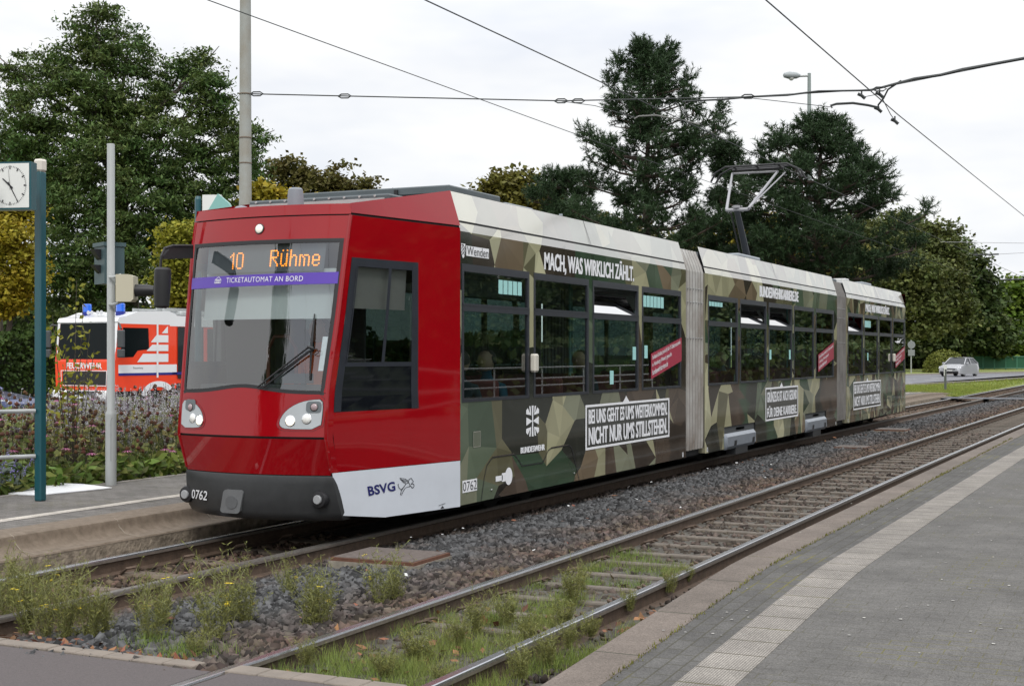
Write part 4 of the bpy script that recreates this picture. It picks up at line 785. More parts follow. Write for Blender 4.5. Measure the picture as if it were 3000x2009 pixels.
# rear cab
b = MB(); b.add([(XS, 36.95, .3), (XS, 36.95, 3.25), (XC+.85, 38.5, 3.0), (XC+.8, 38.5, .3), (2*XC-XS, 36.95, .3), (2*XC-XS, 36.95, 3.25), (XC-.85, 38.5, 3.0), (XC-.8, 38.5, .3)], [(0, 3, 2, 1), (4, 5, 6, 7), (3, 7, 6, 2), (1, 2, 6, 5)]); b.obj('rear_cab', RED, tram)
# --- roof equipment
PALEB = M('roof_box_pale', (.55, .56, .56), .5); ROOFB = M('roof_box_grey', (.085, .105, .115), .45, n=(3, .2)); 
b = MB(); b.bbox(XC-.80, XC+.80, 11.2, 12.2, 3.0, 3.205, .015); rb = b.obj('roof_box', ROOFB, tram)
b = MB(); b.box(XC-.78, XC+.76, 11.188, 11.197, 3.12, 3.165)
for i in range(9): b.lathe([(.012, 0), (.012, .01)], (XC-.7+i*.17, 11.19, 3.185), (0, -1, 0), 8)
b.obj('perforated_strip', GALV, rb)
b = MB(); b.bbox(XC-.88, XC+.90, 12.2, 13.3, 3.0, 3.30, .015); b.bbox(XC-.91, XC+.93, 12.17, 13.33, 3.30, 3.385, .012); rb = b.obj('roof_container', ROOFB, tram, label='large dark grey roof container')
b = MB(); b.box(XC+.30, XC+.34, 12.15, 12.17, 3.22, 3.36); b.box(XC+.45, XC+.8, 12.16, 12.19, 3.24, 3.3); b.obj('container_latch', BLACK, rb)
b = MB(); b.bbox(XC-.6, XC+.6, 13.5, 14.1, 3.0, 3.34, .01); b.bbox(XC-.5, XC+.6, 14.15, 14.9, 3.0, 3.42, .015); rb = b.obj('roof_box', GALV if 0 else M('roof_box_light', (.30, .33, .36), .5), tram); b = MB(); b.box(XC+.601, XC+.605, 14.35, 14.45, 3.28, 3.38); b.obj('box_handle', BLACK, rb)
b = MB(); b.bbox(XC-.6, XC+.6, 15.3, 16.6, 3.0, 3.40, .02); b.box(XC+.58, XC+.62, 15.7, 15.72, 3.2, 3.43); b.obj('roof_box', bpy.data.materials['roof_box_light'], tram)
b = MB(); b.bbox(XC-.6, XC+.6, 23.5, 24.9, 3.0, 3.46, .02); b.obj('pantograph_base', bpy.data.materials['roof_box_light'], tram)
b = MB(); b.bbox(XC-.6, XC+.6, 30.3, 31.3, 3.0, 3.38, .02); b.obj('roof_box', ROOFB, tram); b = MB(); b.bbox(XC, XC+.4, 33.2, 33.6, 3.0, 3.5, .02); b.obj('roof_box', PALEB, tram)
b = MB(); b.bbox(XC-.4, XC+.6, 34.2, 35.3, 3.0, 3.46, .02); b.obj('roof_box', bpy.data.materials['roof_box_light'], tram)
# pantograph
KN = Vector((XC, 25.42, 4.42)); HD = Vector((XC, 26.9, 5.42))
b = MB(); b.tube([(XC, 26.35, 3.3), KN], [.075, .055], 10); pg = b.obj('pantograph', M('panto_dark', (.04, .045, .055), .5), tram, label='raised half-scissor pantograph')
b = MB(); b.tube([(XC-.1, 26.25, 3.3), KN+Vector((-.1, -.05, -.05))], .018, 6); b.obj('push_rod', DGREY, pg)
b = MB(); UA = M('panto_light', (.30, .30, .32), .45, .2)
b.tube([KN+Vector((-.20, 0, 0)), KN+Vector((.22, 0, 0))], .034, 8); b.tube([KN+Vector((-.20, 0, 0)), HD+Vector((-.52, -.02, -.12))], [.030, .022], 8); b.tube([KN+Vector((.22, 0, 0)), HD+Vector((.40, 0, -.12))], [.032, .024], 8); b.tube([KN+Vector((.25, -.05, .02)), HD+Vector((.55, 0, -.15))], .014, 6)
b.lathe([(.07, 0), (.07, .05)], KN+Vector((0, 0, .03)), (0, 0, 1), 12); b.tube([HD+Vector((-.52, -.02, -.12)), HD+Vector((.40, 0, -.12))], .022, 6); b.obj('upper_arm', UA, pg)
b = MB()
for dy in (-.16, .16):
    b.tube([HD+Vector((-.92, dy, -.28)), HD+Vector((-.82, dy, -.10)), HD+Vector((-.62, dy, 0)), HD+Vector((.62, dy, 0)), HD+Vector((.82, dy, -.10)), HD+Vector((.92, dy, -.28))], .022, 6)
for dx in (-.45, 0, .45): b.tube([HD+Vector((dx, -.16, -.01)), HD+Vector((dx, .16, -.01))], .02, 6)
b.tube([HD+Vector((-.52, 0, -.06)), HD+Vector((.52, 0, -.06))], .03, 6); b.obj('collector_head', BLACK, pg)
#PART3
# ------------------------------------------------------------------ street furniture
TEAL = M('teal_paint', (.008, .075, .095), .35, coat=.3); POLEG = M('pole_grey', (.38, .40, .40), .45, n=(3, .12)); CREAM = M('cream_plastic', (.50, .47, .36), .5); PALE = M('pale_plate', (.72, .73, .71), .4)
HP = .202
A = Vector((-10.416, 10.645, 0)); B_ = Vector((-10.30, 9.80, 0))
ck = empty('station_clock', (A.x, A.y, HP), 'square white platform clock in a teal frame between two teal posts, showing about 10.25', 'clock')
for p, ww in ((A, .045), (B_, .045)):
    b = MB(); b.bbox(p.x-ww, p.x+ww, p.y-ww, p.y+ww, HP, 3.55, .012); po = b.obj('post', TEAL, ck); b = MB(); b.bbox(p.x-.052, p.x+.052, p.y-.052, p.y+.052, 3.55, 3.68, .02); b.obj('post_cap', M('cap_cream', (.62, .58, .52), .5), po)
d = (B_-A).normalized(); nrm = Vector((-d.y, d.x, 0))
cdir = Vector((.30, -1, 0)).normalized()    # the dial looks towards the platform end
right = Vector((1, .30, 0)).normalized()
c0 = W(34, 427, 13.75)
def ckp(x, z, dd=0): return c0+right*x+cdir*dd+Vector((0, 0, z))
b = MB(); hw, hh = .222, .235
b.prism([(-hw, -hh), (hw, -hh), (hw, hh), (-hw, hh)], lambda x, z: ckp(x, z, .09), lambda x, z: ckp(x-.02, z, -.06)); cb = b.obj('clock_case', TEAL, ck)
b = MB(); k_ = .93; b.add([ckp(-hw*k_, -hh*k_, .093), ckp(hw*k_*.97, -hh*k_, .093), ckp(hw*k_*.97, hh*k_, .093), ckp(-hw*k_, hh*k_, .093)], [(0, 1, 2, 3)]); b.obj('clock_face', PALE, ck)
b = MB()
for i in range(60):
    a = math.pi/30*i; big = i % 5 == 0; r1, r0 = .175, (.145 if big else .160); w_ = .006 if big else .0022
    ca, sa = math.cos(a), math.sin(a); b.add([ckp(sa*r0-ca*w_, (ca*r0+sa*w_)*1.12, .096), ckp(sa*r0+ca*w_, (ca*r0-sa*w_)*1.12, .096), ckp(sa*r1+ca*w_, (ca*r1-sa*w_)*1.12, .096), ckp(sa*r1-ca*w_, (ca*r1+sa*w_)*1.12, .096)], [(0, 1, 2, 3)])
b.obj('minute_marks', MARKD, ck)
for nm, a, L, w_ in (('hour_hand', math.radians(313), .105, .009), ('minute_hand', math.radians(152), .16, .006), ('second_hand', math.radians(355), .165, .002)):
    b = MB(); ca, sa = math.cos(a), math.sin(a); b.add([ckp(-sa*.04-ca*w_, (-ca*.04+sa*w_), .10), ckp(-sa*.04+ca*w_, (-ca*.04-sa*w_), .10), ckp(sa*L+ca*w_*.6, (ca*L-sa*w_*.6), .10), ckp(sa*L-ca*w_*.6, (ca*L+sa*w_*.6), .10)], [(0, 1, 2, 3)]); b.obj(nm, MARKD, ck)
# steel railing beside the clock post
rl = empty('railing', (A.x-.1, A.y, HP), 'low brushed steel railing attached behind the teal clock post', 'railing')
r0 = A+Vector((-.02, -.05, 0)); r1 = A+Vector((-1.1, -2.1, 0))
for z in (1.12, .66): b = MB(); b.tube([r0+Vector((0, 0, z)), r1+Vector((0, 0, z))], .022, 10); b.obj('rail_bar', GALV, rl)
pm = r0+(r1-r0)*.28; b = MB(); b.box(pm.x-.02, pm.x+.02, pm.y-.02, pm.y+.02, .66, 1.10); b.box(pm.x-.06, pm.x-.022, pm.y-.03, pm.y-.02, .72, 1.08); b.obj('upright', GALV, rl)
b = MB(); b.tube([r1+Vector((0, 0, .1)), r1+Vector((0, 0, 1.12))], .025, 8); b.obj('upright', GALV, rl)
# grey pole
P = Vector((-10.93, 12.26, HP))
gp = empty('signal_pole', P, 'plain light grey pole without a cap at the edge of the flower bed', 'pole')
b = MB(); b.lathe([(.062, 0), (.062, .80), (.058, .83), (.044, .855), (.043, 3.88), (.040, 3.89)], P, n=20); sm(b.obj('pole_tube', POLEG, gp))
b = MB(); dv = (Vector((0, 0, 0))-P); dv.z = 0; dv.normalize(); rt = Vector((-dv.y, dv.x, 0))
def pp(a, z, r=.0635): return P+(dv*math.cos(a)+rt*math.sin(a))*r+Vector((0, 0, z))
for L in ([(.0, .28), (.0, .74), (.2, .77), (1.1, .77)], [(.0, .28), (1.1, .28)]): b.tube([pp(a, z, .0622) for a, z in L], .0018, 4)
b.obj('pole_hatch', DGREY, gp)
def box_on(name, label, cat): return empty(name, P, label, cat)
sg = box_on('signal_cabinet', 'grey-green metal signal box with two black hoods fixed behind the light grey pole', 'signal')
GG = M('grey_green_metal', (.055, .095, .105), .5)
def oriented(c, ang): 
    ux = Vector((math.cos(ang), math.sin(ang), 0)); uy = Vector((-ux.y, ux.x, 0)); return lambda x, y, z: c+ux*x+uy*y+Vector((0, 0, z))
def obox(b, f, x0, x1, y0, y1, z0, z1):
    V = [f(x, y, z) for z in (z0, z1) for x, y in ((x0, y0), (x1, y0), (x1, y1), (x0, y1))]; b.add(V, [(3, 2, 1, 0), (4, 5, 6, 7), (0, 1, 5, 4), (1, 2, 6, 5), (2, 3, 7, 6), (3, 0, 4, 7)])
cc = W(250, 603, 16.15); f = oriented(Vector((cc.x, cc.y, 0)), TH+math.radians(38)); zt = W(250, 556, 16.15).z; zb = W(250, 650, 16.15).z
b = MB(); obox(b, f, -.12, .12, -.155, .155, zb, zt-.02); bx = b.obj('cabinet_body', GG, sg); b = MB(); obox(b, f, -.135, .135, -.17, .17, zt-.045, zt); b.obj('lid', GG, sg)
for dz_, s_ in ((.40, 1), (.22, .8)):
    b = MB(); V = [f(-.121, -.06*s_, zb+dz_), f(-.121, .05*s_, zb+dz_), f(-.121, .05*s_, zb+dz_-.12*s_), f(-.121, -.06*s_, zb+dz_-.12*s_), f(-.22, -.06*s_, zb+dz_), f(-.22, .05*s_, zb+dz_), f(-.14, .05*s_, zb+dz_-.11*s_), f(-.14, -.06*s_, zb+dz_-.11*s_)]
    b.add(V, [(0, 1, 2, 3), (0, 4, 5, 1), (0, 3, 7, 4), (1, 5, 6, 2), (4, 7, 6, 5)]); b.obj('hood', BLACK, sg)
s2 = box_on('tram_signal', 'cream tram signal with black visor fixed to the right of the light grey pole', 'signal')
c1 = W(289, 660, 15.7); f = oriented(Vector((c1.x, c1.y, 0)), TH); z0, z1 = W(289, 690, 15.7).z, W(289, 628, 15.7).z
b = MB(); V = [f(-.095, -.1, z0), f(.075, -.1, z0), f(.105, -.1, z0+.03), f(.105, -.1, z1-.02), f(.04, -.1, z1-.0), f(-.095, -.1, z1), f(-.095, .1, z0), f(.075, .1, z0), f(.105, .1, z0+.03), f(.105, .1, z1-.02), f(.04, .1, z1), f(-.095, .1, z1)]
b.add(V, [(0, 1, 2, 3, 4, 5), (11, 10, 9, 8, 7, 6)]+[(i, i+6, (i+1) % 6+6, (i+1) % 6) for i in range(6)]); b.obj('signal_body', CREAM, s2)
b = MB(); b.lathe([(.07, 0), (.068, .1), (.052, .21)], f(.105, 0, z0+.13), f(1, 0, 0)-f(0, 0, 0), 16); sm(b.obj('visor', BLACK, s2))
for z in (z0-.03, z1-.03):
    b = MB(); b.tube([f(-.20, 0, z), f(-.15, 0, z), f(-.06, 0, z+.03)], .016, 6); b.obj('bracket', POLEG, s2)
# stop sign far behind the cab
cs = W(500, 470, 17.6); st_ = empty('stop_sign', (W(452, 470, 17.6).x, W(452, 470, 17.6).y, HP), 'teal post with white panel and pale green pointed top seen above the cab roof', 'sign')
q = W(453, 470, 17.6); b = MB(); b.lathe([(.042, 0), (.042, 3.46), (.03, 3.5)], (q.x, q.y, HP), n=12); b.obj('post', TEAL, st_)
f = oriented(Vector((q.x, q.y, 0)), TH); b = MB(); obox(b, f, .06, .30, -.03, .03, 2.9, W(0, 446, 17.6).z); b.obj('sign_panel', PALE, st_)
b = MB(); zt = W(0, 444, 17.6).z; V = [f(.08, -.05, 3.42), f(.26, -.05, zt), f(.40, -.05, zt-.12), f(.52, -.05, 3.3), f(.08, -.05, 3.3)]; b.add(V+[v+Vector((-.03, .08, 0)) for v in V], [(0, 4, 3, 2, 1), (5, 6, 7, 8, 9)]+[(i, (i+1) % 5, (i+1) % 5+5, i+5) for i in range(5)]); b.obj('pointed_top', M('pale_teal', (.22, .45, .42), .3), st_)
# sheet on the platform
b = MB(); V = [(-11.22, 10.95, HP+.012), (-10.78, 11.0, HP+.012), (-10.62, 11.93, HP+.016), (-11.1, 12.0, HP+.03), (-11.3, 11.8, HP+.05)]
b.add(V+[(x, y, z-.01) for x, y, z in V], [(0, 1, 2, 3, 4), (9, 8, 7, 6, 5)]+[(i, i+5, (i+1) % 5+5, (i+1) % 5) for i in range(5)]); b.obj('board', M('white_board', (.75, .76, .78), .5), label='flat white board lying on the platform behind the teal clock post', cat='board')
b = MB(); b.lathe([(.03, 0), (.055, .02), (.04, .045), (.01, .055)], (-8.28, 8.65, -.12), n=14); sm(b.obj('crumpled_cup', PALE, label='small white cup lying beside the outer rail at the left edge', cat='cup'))
# catenary mast
mt = empty('catenary_mast', (W(561, 800, 21.8).x, W(561, 800, 21.8).y, .1), 'tall grey overhead-line mast rising behind the tram cab', 'mast')
mb = Vector((W(561, 800, 21.8).x, W(561, 800, 21.8).y, .1)); b = MB(); b.lathe([(.112, 0), (.105, 2), (.102, 4.0), (.098, 4.02), (.085, 8), (.08, 10)], mb, n=20)
sm(b.obj('mast_tube', M('mast_paint', (.30, .32, .31), .6, n=(2.5, .25), col2=(.24, .22, .18)), mt))
BR_ = M('band_rust', (.16, .12, .09), .7)
for z in (4.6, 5.0, 5.69): b = MB(); b.lathe([(.099, -.01), (.103, -.008), (.103, .008), (.099, .01)], mb+Vector((0, 0, z)), n=18); b.obj('mast_band', BR_, mt)
# ------------------------------------------------------------------ overhead line
WIRE = M('wire_dark', (.03, .035, .035), .6)
def wire(name, pts, r, label, cat='wire', mat=WIRE, parent=None):
    b = MB(); b.tube(pts, r, 5); 
    return b.obj(name, mat, parent, label=label, cat=cat) if parent is None else b.obj(name, mat, parent)
hw_ = lambda Y: 5.47
wire('contact_wire', [(XC+.25+off(Y)+d, Y, 5.44) for Y, d in ((-8, .0), (10, .03), (26.9, .05), (60, 0), (110, 0), (180, .5))], .008, 'contact wire above the tram running down to the collector head')
wire('contact_wire', [(-3.98+off(Y), Y, 5.50+.002*abs(Y-22)) for Y in (-8, 8, 22.5, 45, 80, 120, 180)], .009, 'contact wire above the empty track crossing the upper right sky')
wire('feeder_wire', [(-9.25+off(Y), Y, 5.45) for Y in (-8, 8, 24, 45, 80)], .006, 'thin wire left of the contact wire, falling across the sky to the tall pine')
zs = 21.8; S_ = [W(575, 215, 21.7), W(790, 220, 21.6), W(1285, 231, 21.5), W(1700, 222, 21.7), W(1990, 205, 21.9), W(2341, 135, 22.2), W(2700, 40, 22.6)]
sp = empty('span_wire', S_[0], 'cross-span cable with a black feeder tied along it, from the mast to the top right', 'span wire')
wire('span_cable', S_, .010, None, parent=sp)
F_ = [W(1560, 232, 21.6), W(1650, 228, 21.65), W(1710, 222, 21.7), W(1800, 218, 21.75), W(1870, 209, 21.8), W(1990, 207, 21.9), W(2090, 181, 22), W(2150, 172, 22), W(2200, 160, 22.1), W(2270, 147, 22.1), W(2341, 134, 22.2), W(2700, 40, 22.6)]
wire('feeder_cable', F_, [.012, .016, .016, .016, .016, .016, .026, .024, .03, .026, .026, .026], None, parent=sp)
for px, py in ((587, 215), (788, 220), (1283, 231), (1322, 231), (1710, 221), (2011, 204)):
    p = W(px, py, 21.7); b = MB(); b.tube([p+Vector((-.10, -.03, 0)), p+Vector((-.05, -.02, .03)), p+Vector((.05, .02, .03)), p+Vector((.10, .03, 0)), p+Vector((.05, .02, -.03)), p+Vector((-.05, -.02, -.03)), p+Vector((-.10, -.03, 0))], .011, 5); b.obj('insulator', WIRE, sp)
# steady arms
zt_ = 22.6
sa = empty('steady_arm', W(1900, 243, zt_), 'curved black steady arm holding the contact wire of the empty track', 'steady arm')
b = MB(); b.tube([W(1903, 247, zt_), W(1899, 242, zt_), W(1912, 238, zt_), W(1950, 236, zt_), W(1985, 241, zt_), W(2010, 247, zt_)], .020, 6); b.obj('arm_tube', WIRE, sa)
b = MB(); b.tube([W(1712, 224, 21.8), W(1900, 245, zt_)], .006, 5); b.tube([W(2011, 207, 21.9), W(2011, 215, 22.2)], .01, 5); b.tube([W(2011, 215, 22.2), W(1975, 222, 22.3), W(1968, 219, 22.3)], .006, 5); b.tube([W(2012, 216, 22.2), W(2036, 262, 22.8), W(2046, 276, 22.9)], .007, 5)
b.obj('stay_wires', WIRE, sa)
b = MB(); b.tube([W(2060, 185, 22), W(2030, 205, 22.2), W(2020, 225, 22.4), W(2008, 240, 22.6)], .015, 6); b.obj('jumper_cable', WIRE, sa)
b = MB()
for px, py, z in ((2008, 250, 22.6), (1970, 219, 22.3), (2046, 277, 22.9), (2011, 216, 22.2)):
    p = W(px, py, z); b.tube([p+Vector((-.06, -.02, .03)), p, p+Vector((.05, .02, -.05))], .026, 6); b.tube([p, p+Vector((0, 0, .08))], .014, 5)
b.obj('clamp', WIRE, sa)
zt2 = 25.5; sb = empty('steady_arm', W(1450, 268, zt2), 'thin curved steady arm in front of the tall pine', 'steady arm'); b = MB(); b.tube([W(1450, 272, zt2), W(1460, 266, zt2), W(1500, 264, zt2), W(1560, 275, zt2), W(1600, 285, zt2)], .014, 6); b.obj('arm_tube', M('arm_grey', (.16, .16, .15), .6), sb)
b = MB(); b.tube([W(1285, 232, 21.5), W(1360, 242, 23), W(1450, 268, zt2)], .006, 5); b.tube([W(1540, 235, 22), W(1560, 250, 23), W(1575, 270, 24.5)], .008, 5); b.tube([W(1600, 285, zt2), W(1640, 320, 26)], .006, 5); b.obj('stay_wires', WIRE, sb)
for (x0, y0, x1, y1, x2, y2, lb) in ((2226, 583, 2229, 585, 2283, 581, 'far small bracket arm hanging on wires left of the far right tree'), (2290, 640, 2298, 640, 2341, 638, 'far bracket arm cut by the right edge of the picture')):
    zz = 75; s3 = empty('far_bracket', W(x0, y0, zz), lb, 'steady arm'); b = MB(); b.tube([W(x0, y0, zz), W(x2, y2, zz)], .045, 5); b.tube([W(x1+4, y1-8, zz), W(x1+4, y1, zz)], .03, 4); b.obj('arm_tube', WIRE, s3)
    b = MB(); b.tube([W(x1, y1-30 if lb[4] == 's' else y1-10, zz), W(x1, y1, zz)], .02, 4); b.obj('stay_wires', WIRE, s3)
wire('far_wire', [W(2150, 553, 75), W(2341, 556, 75)], .012, 'far thin wire crossing the sky at the right, the upper one', mat=M('wire_far', (.3, .3, .32), .7)); wire('far_wire', [W(2225, 584, 75), W(2341, 578, 76)], .012, 'far thin wire crossing the sky at the right, the lower one', mat=bpy.data.materials['wire_far'])
# street lamp
zl = 58; lb_ = W(1850, 700, zl); lp = empty('street_lamp', (lb_.x, lb_.y, 0), 'tall grey street lamp with one arm behind the broad pine', 'street lamp')
zt = W(0, 168, zl).z; b = MB(); b.lathe([(.14, 0), (.13, zt-2.2), (.085, zt-1.9), (.07, zt)], (lb_.x, lb_.y, 0), n=14); sm(b.obj('lamp_post', M('lamp_green_grey', (.22, .26, .25), .5), lp))
f = oriented(Vector((lb_.x, lb_.y, 0)), TH); b = MB(); b.tube([f(0, 0, zt-.1), f(-.5, 0, zt-.12)], .05, 8); b.obj('lamp_arm', GALV, lp)
b = MB(); P_ = [(-.42, .06), (-.6, .13), (-.95, .13), (-1.1, .05)]
b.lathe([(.06, 0), (.13, .15), (.16, .45), (.10, .68), (.02, .72)], f(-.38, 0, zt-.10), f(-1, 0, .03)-f(0, 0, 0), 14); sm(b.obj('lamp_head', M('lamp_head_grey', (.30, .33, .34), .5), lp)); b = MB(); b.lathe([(.12, 0), (.10, -.05), (.05, -.1), (.0, -.11)], f(-.75, 0, zt-.2), (0, 0, 1), 12); sm(b.obj('lamp_lens', M('lens_clear', (.7, .7, .68), .2), lp))
# marker post, traffic sign
q = gnd(*z7(845, 1085), .0); mk = empty('marker_post', (q.x, q.y, 0), 'thin dark marker post standing in the grass in front of the silver car', 'post'); b = MB(); b.box(q.x-.05, q.x+.05, q.y-.04, q.y+.04, 0, 1.0); b.obj('post_shaft', M('post_dark', (.10, .11, .10), .7), mk); b = MB(); b.box(q.x-.06, q.x+.06, q.y-.05, q.y+.05, 1.0, 1.18); b.box(q.x-.055, q.x-.02, q.y-.055, q.y-.042, .7, 1.0); b.obj('post_band', PALE, mk)
q = W(2083, 850, 120); sgn = empty('traffic_sign', (q.x, q.y, 0), 'round grey sign seen from behind on a thin pole right of the tram rear', 'traffic sign'); f = oriented(Vector((q.x, q.y, 0)), TH); zc = W(0, 788, 120).z
b = MB(); b.tube([f(0, 0, 0), f(0, 0, zc+.4)], .05, 8); b.obj('sign_pole', GALV, sgn); b = MB(); b.lathe([(.33, 0), (.33, .03)], f(0, -.08, zc), f(0, -1, 0)-f(0, 0, 0), 20); b.obj('round_plate', M('sign_back', (.20, .215, .22), .6), sgn); b = MB(); obox(b, f, -.28, .28, -.1, -.06, zc-.95, zc-.42); b.obj('lower_plate', bpy.data.materials['sign_back'], sgn)
# green mesh fence
GF = M('green_fence', (.012, .105, .05), .6, n=(.5, .3)); GP = M('fence_post_green', (.06, .20, .13), .5)
zf = 150; fx = [W(x, 873, zf) for x in (2170, 2480)]; fe = empty('green_fence', (fx[0].x, fx[0].y, 0), 'long green fence behind the road at the right edge', 'fence'); zt = W(0, 815, zf).z; zb = W(0, 845, zf).z
for i in range(13):
    a = fx[0].lerp(fx[1], i/12); b = MB(); b.box(a.x-.07, a.x+.07, a.y-.06, a.y+.06, -.05, zt+.1); b.obj('fence_post', GP, fe)
    if i < 12:
        c = fx[0].lerp(fx[1], (i+1)/12); b = MB(); dd = Vector((0, .04, 0)); b.add([Vector((a.x, a.y, .1)), Vector((c.x, c.y, .1)), Vector((c.x, c.y, zt)), Vector((a.x, a.y, zt)), Vector((a.x, a.y+.05, .1)), Vector((c.x, c.y+.05, .1)), Vector((c.x, c.y+.05, zt)), Vector((a.x, a.y+.05, zt))], [(0, 1, 2, 3), (7, 6, 5, 4), (3, 2, 6, 7), (0, 4, 5, 1)]); b.obj('mesh_panel', GF, fe)
b = MB(); b.tube([fx[0]*1+Vector((0, -.1, zt-fx[0].z)), fx[1]+Vector((0, -.1, zt-fx[1].z))], .05, 5); b.tube([fx[0]+Vector((0, -.1, .15-fx[0].z)), fx[1]+Vector((0, -.1, .15-fx[1].z))], .05, 5); b.obj('top_rail', GP, fe)
# ------------------------------------------------------------------ vehicles
ORNG = M('signal_orange', (.85, .055, .012), .35, coat=.5); WH = M('truck_white', (.78, .79, .80), .3, coat=.4); BLU = M('stripe_blue', (.01, .02, .20), .4); BEACON = M('beacon_blue', (.02, .12, .60), .15, coat=1, emis=.15)
TYRE = M('tyre', (.02, .02, .02), .8); CGL = glass('car_glass', (.06, .075, .075), 2.2)
ft0 = W(264, 870, 42.0); phi = -math.radians(2.5)
fwd = Vector((-math.sin(phi), math.cos(phi), 0)); sdv = Vector((math.cos(phi), math.sin(phi), 0))
fc = Vector((ft0.x, ft0.y, 0))-sdv*1.25
ft = empty('fire_engine', (fc.x, fc.y, 0), 'orange and white fire engine with blue beacons standing on the road behind the flower bed', 'fire engine', rz=phi, local=True)
WM = 1.25
b = MB()   # cab body: side profile extruded
prof = [(.02, .55), (.0, .95), (-.02, 1.45), (.10, 2.45), (.22, 2.72), (2.70, 2.80), (2.70, .55)]
b.prism(prof, lambda y, z: (-WM, y, z), lambda y, z: (WM, y, z)); b.box(-WM+.02, WM-.02, 2.35, 11.0, .75, 2.62); body = b.obj('truck_body', ORNG, ft)
b = MB(); b.prism([(.06, 2.68), (.14, 2.80), (.5, 2.86), (.95, 3.0), (2.35, 3.06), (2.7, 2.96), (2.74, 2.62), (.2, 2.62)], lambda y, z: (-WM-.004, y, z), lambda y, z: (WM+.004, y, z)); b.box(-WM-.003, WM+.003, 2.4, 11.0, 2.58, 2.92); b.obj('white_roof', WH, ft)
b = MB(); b.bbox(-1.0, 1.0, 3.2, 8.8, 2.95, 3.08, .03)
for x in (-.5, .5, .8): b.box(x-.03, x+.03, 2.6, 8.9, 3.08, 3.18)
for i in range(16): b.box(-.5, .8, 2.8+i*.36, 2.84+i*.36, 3.11, 3.15)
b.obj('roof_ladder', GALV, ft)
b = MB(); b.add([(-1.16, -.012, 1.53), (1.16, -.012, 1.53), (1.13, .09, 2.64), (-1.13, .09, 2.64)], [(0, 1, 2, 3)]); b.obj('front_windscreen', M('truck_glass', (.006, .009, .010), .08, spec=.12), ft)
b = MB(); b.add([(-WM-.002, .0, 1.50), (-1.17, -.018, 1.50), (-1.14, .09, 2.65), (-WM-.002, .1, 2.65)], [(0, 1, 2, 3)]); b.add([(1.17, -.018, 1.50), (WM+.002, .0, 1.50), (WM+.002, .1, 2.65), (1.14, .09, 2.65)], [(0, 1, 2, 3)]); b.add([(-WM, .09, 2.645), (WM, .09, 2.645), (WM, .11, 2.70), (-WM, .11, 2.70)], [(0, 1, 2, 3)]); b.obj('windscreen_surround', WH, ft)
b = MB(); b.bbox(-.9, .9, -.06, .0, .74, 1.16, .02); g_ = b.obj('grille', BLACK, ft); b = MB(); ribbon2(b, [(-.93, .72), (-.95, 1.18), (.95, 1.18), (.93, .72), (-.93, .72)], .022, lambda x, z: (x, -.065, z)); b.obj('grille_outline', WH, g_)
b = MB(); b.bbox(-1.24, 1.24, -.16, .05, .28, .58, .05); b.box(-1.2, -.75, -.17, -.155, .34, .54); b.obj('front_bumper', WH, ft)
b = MB(); b.box(-.6, .6, -.17, -.158, .30, .56); b.obj('lower_grille', BLACK, ft); b = MB(); b.box(-.26, .26, -.178, -.172, .33, .43); b.obj('number_plate', PALE, ft)
b = MB(); put(b, 'FEUERWEHR', lambda x, z: (-.78+x*1.5, -.022, 1.235+z*.19), bold=.03); b.obj('front_lettering', WH, ft, label='white lettering FEUERWEHR')
for x in (-.62, .78): b = MB(); b.lathe([(.15, 0), (.15, .12), (.15, .13)], (x, .7, 2.88), n=14); b.cur = 0; bb_ = b.obj('beacon_base', BLU, ft); b = MB(); b.lathe([(.14, .12), (.14, .36), (.12, .38)], (x, .7, 2.88), n=14); b.obj('blue_beacon', BEACON, ft)
b = MB()
for x in (-.35, -.2, .05, .2): b.lathe([(.02, 0), (.03, .1), (.07, .14)], (x, .62, 2.98), (0, -1, 0), 10)
b.obj('air_horns', CHROME, ft)
X = WM+.003
def sq(b, y0, y1, z0, z1, d=0.0): b.quad((X+d, y0, z0), (X+d, y1, z0), (X+d, y1, z1), (X+d, y0, z1))
b = MB(); b.add([(X+.004, .2, 1.58), (X+.004, .75, 1.60), (X+.004, .95, 1.80), (X+.004, 1.45, 1.84), (X+.004, 1.42, 2.50), (X+.004, .32, 2.50)], [tuple(range(6))]); b.obj('door_window', bpy.data.materials['truck_glass'], ft)
b = MB(); sq(b, 0.12, 2.72, 1.10, 1.36); sq(b, 4.0, 11.0, 1.12, 1.36); sq(b, 1.78, 1.86, .95, 2.62, .012)
for z0, z1, y0, y1 in ((2.35, 2.567, 2.02, 2.3), (2.06, 2.29, 1.52, 2.32), (1.785, 1.985, 1.33, 2.32), (1.44, 1.70, .92, 2.32)): b.add([(X+.006, y0, z0), (X+.006, y1, z0), (X+.006, y1, z1), (X+.006, y0+.26, z1)], [(0, 1, 2, 3)])
b.obj('white_stripes', WH, ft); b = MB(); sq(b, .12, 2.72, 1.03, 1.105, .008); sq(b, 2.5, 11.0, 1.03, 1.11, .008); b.obj('blue_stripe', BLU, ft)
b = MB(); put(b, 'Braunschweig', lambda x, z: (X+.01, .75+x*.42, 1.22+z*.07), bold=.0); b.obj('city_lettering', MARKD, ft)
b = MB(); sq(b, 2.76, 4.0, .9, 2.56, .006); sq(b, 4.2, 11.0, 1.36, 2.52, .004); sq(b, 2.42, 8.9, .75, 1.03, .004) if 0 else None; b.obj('roller_shutters', M('shutter_dark', (.012, .016, .02), .25, coat=.3), ft)
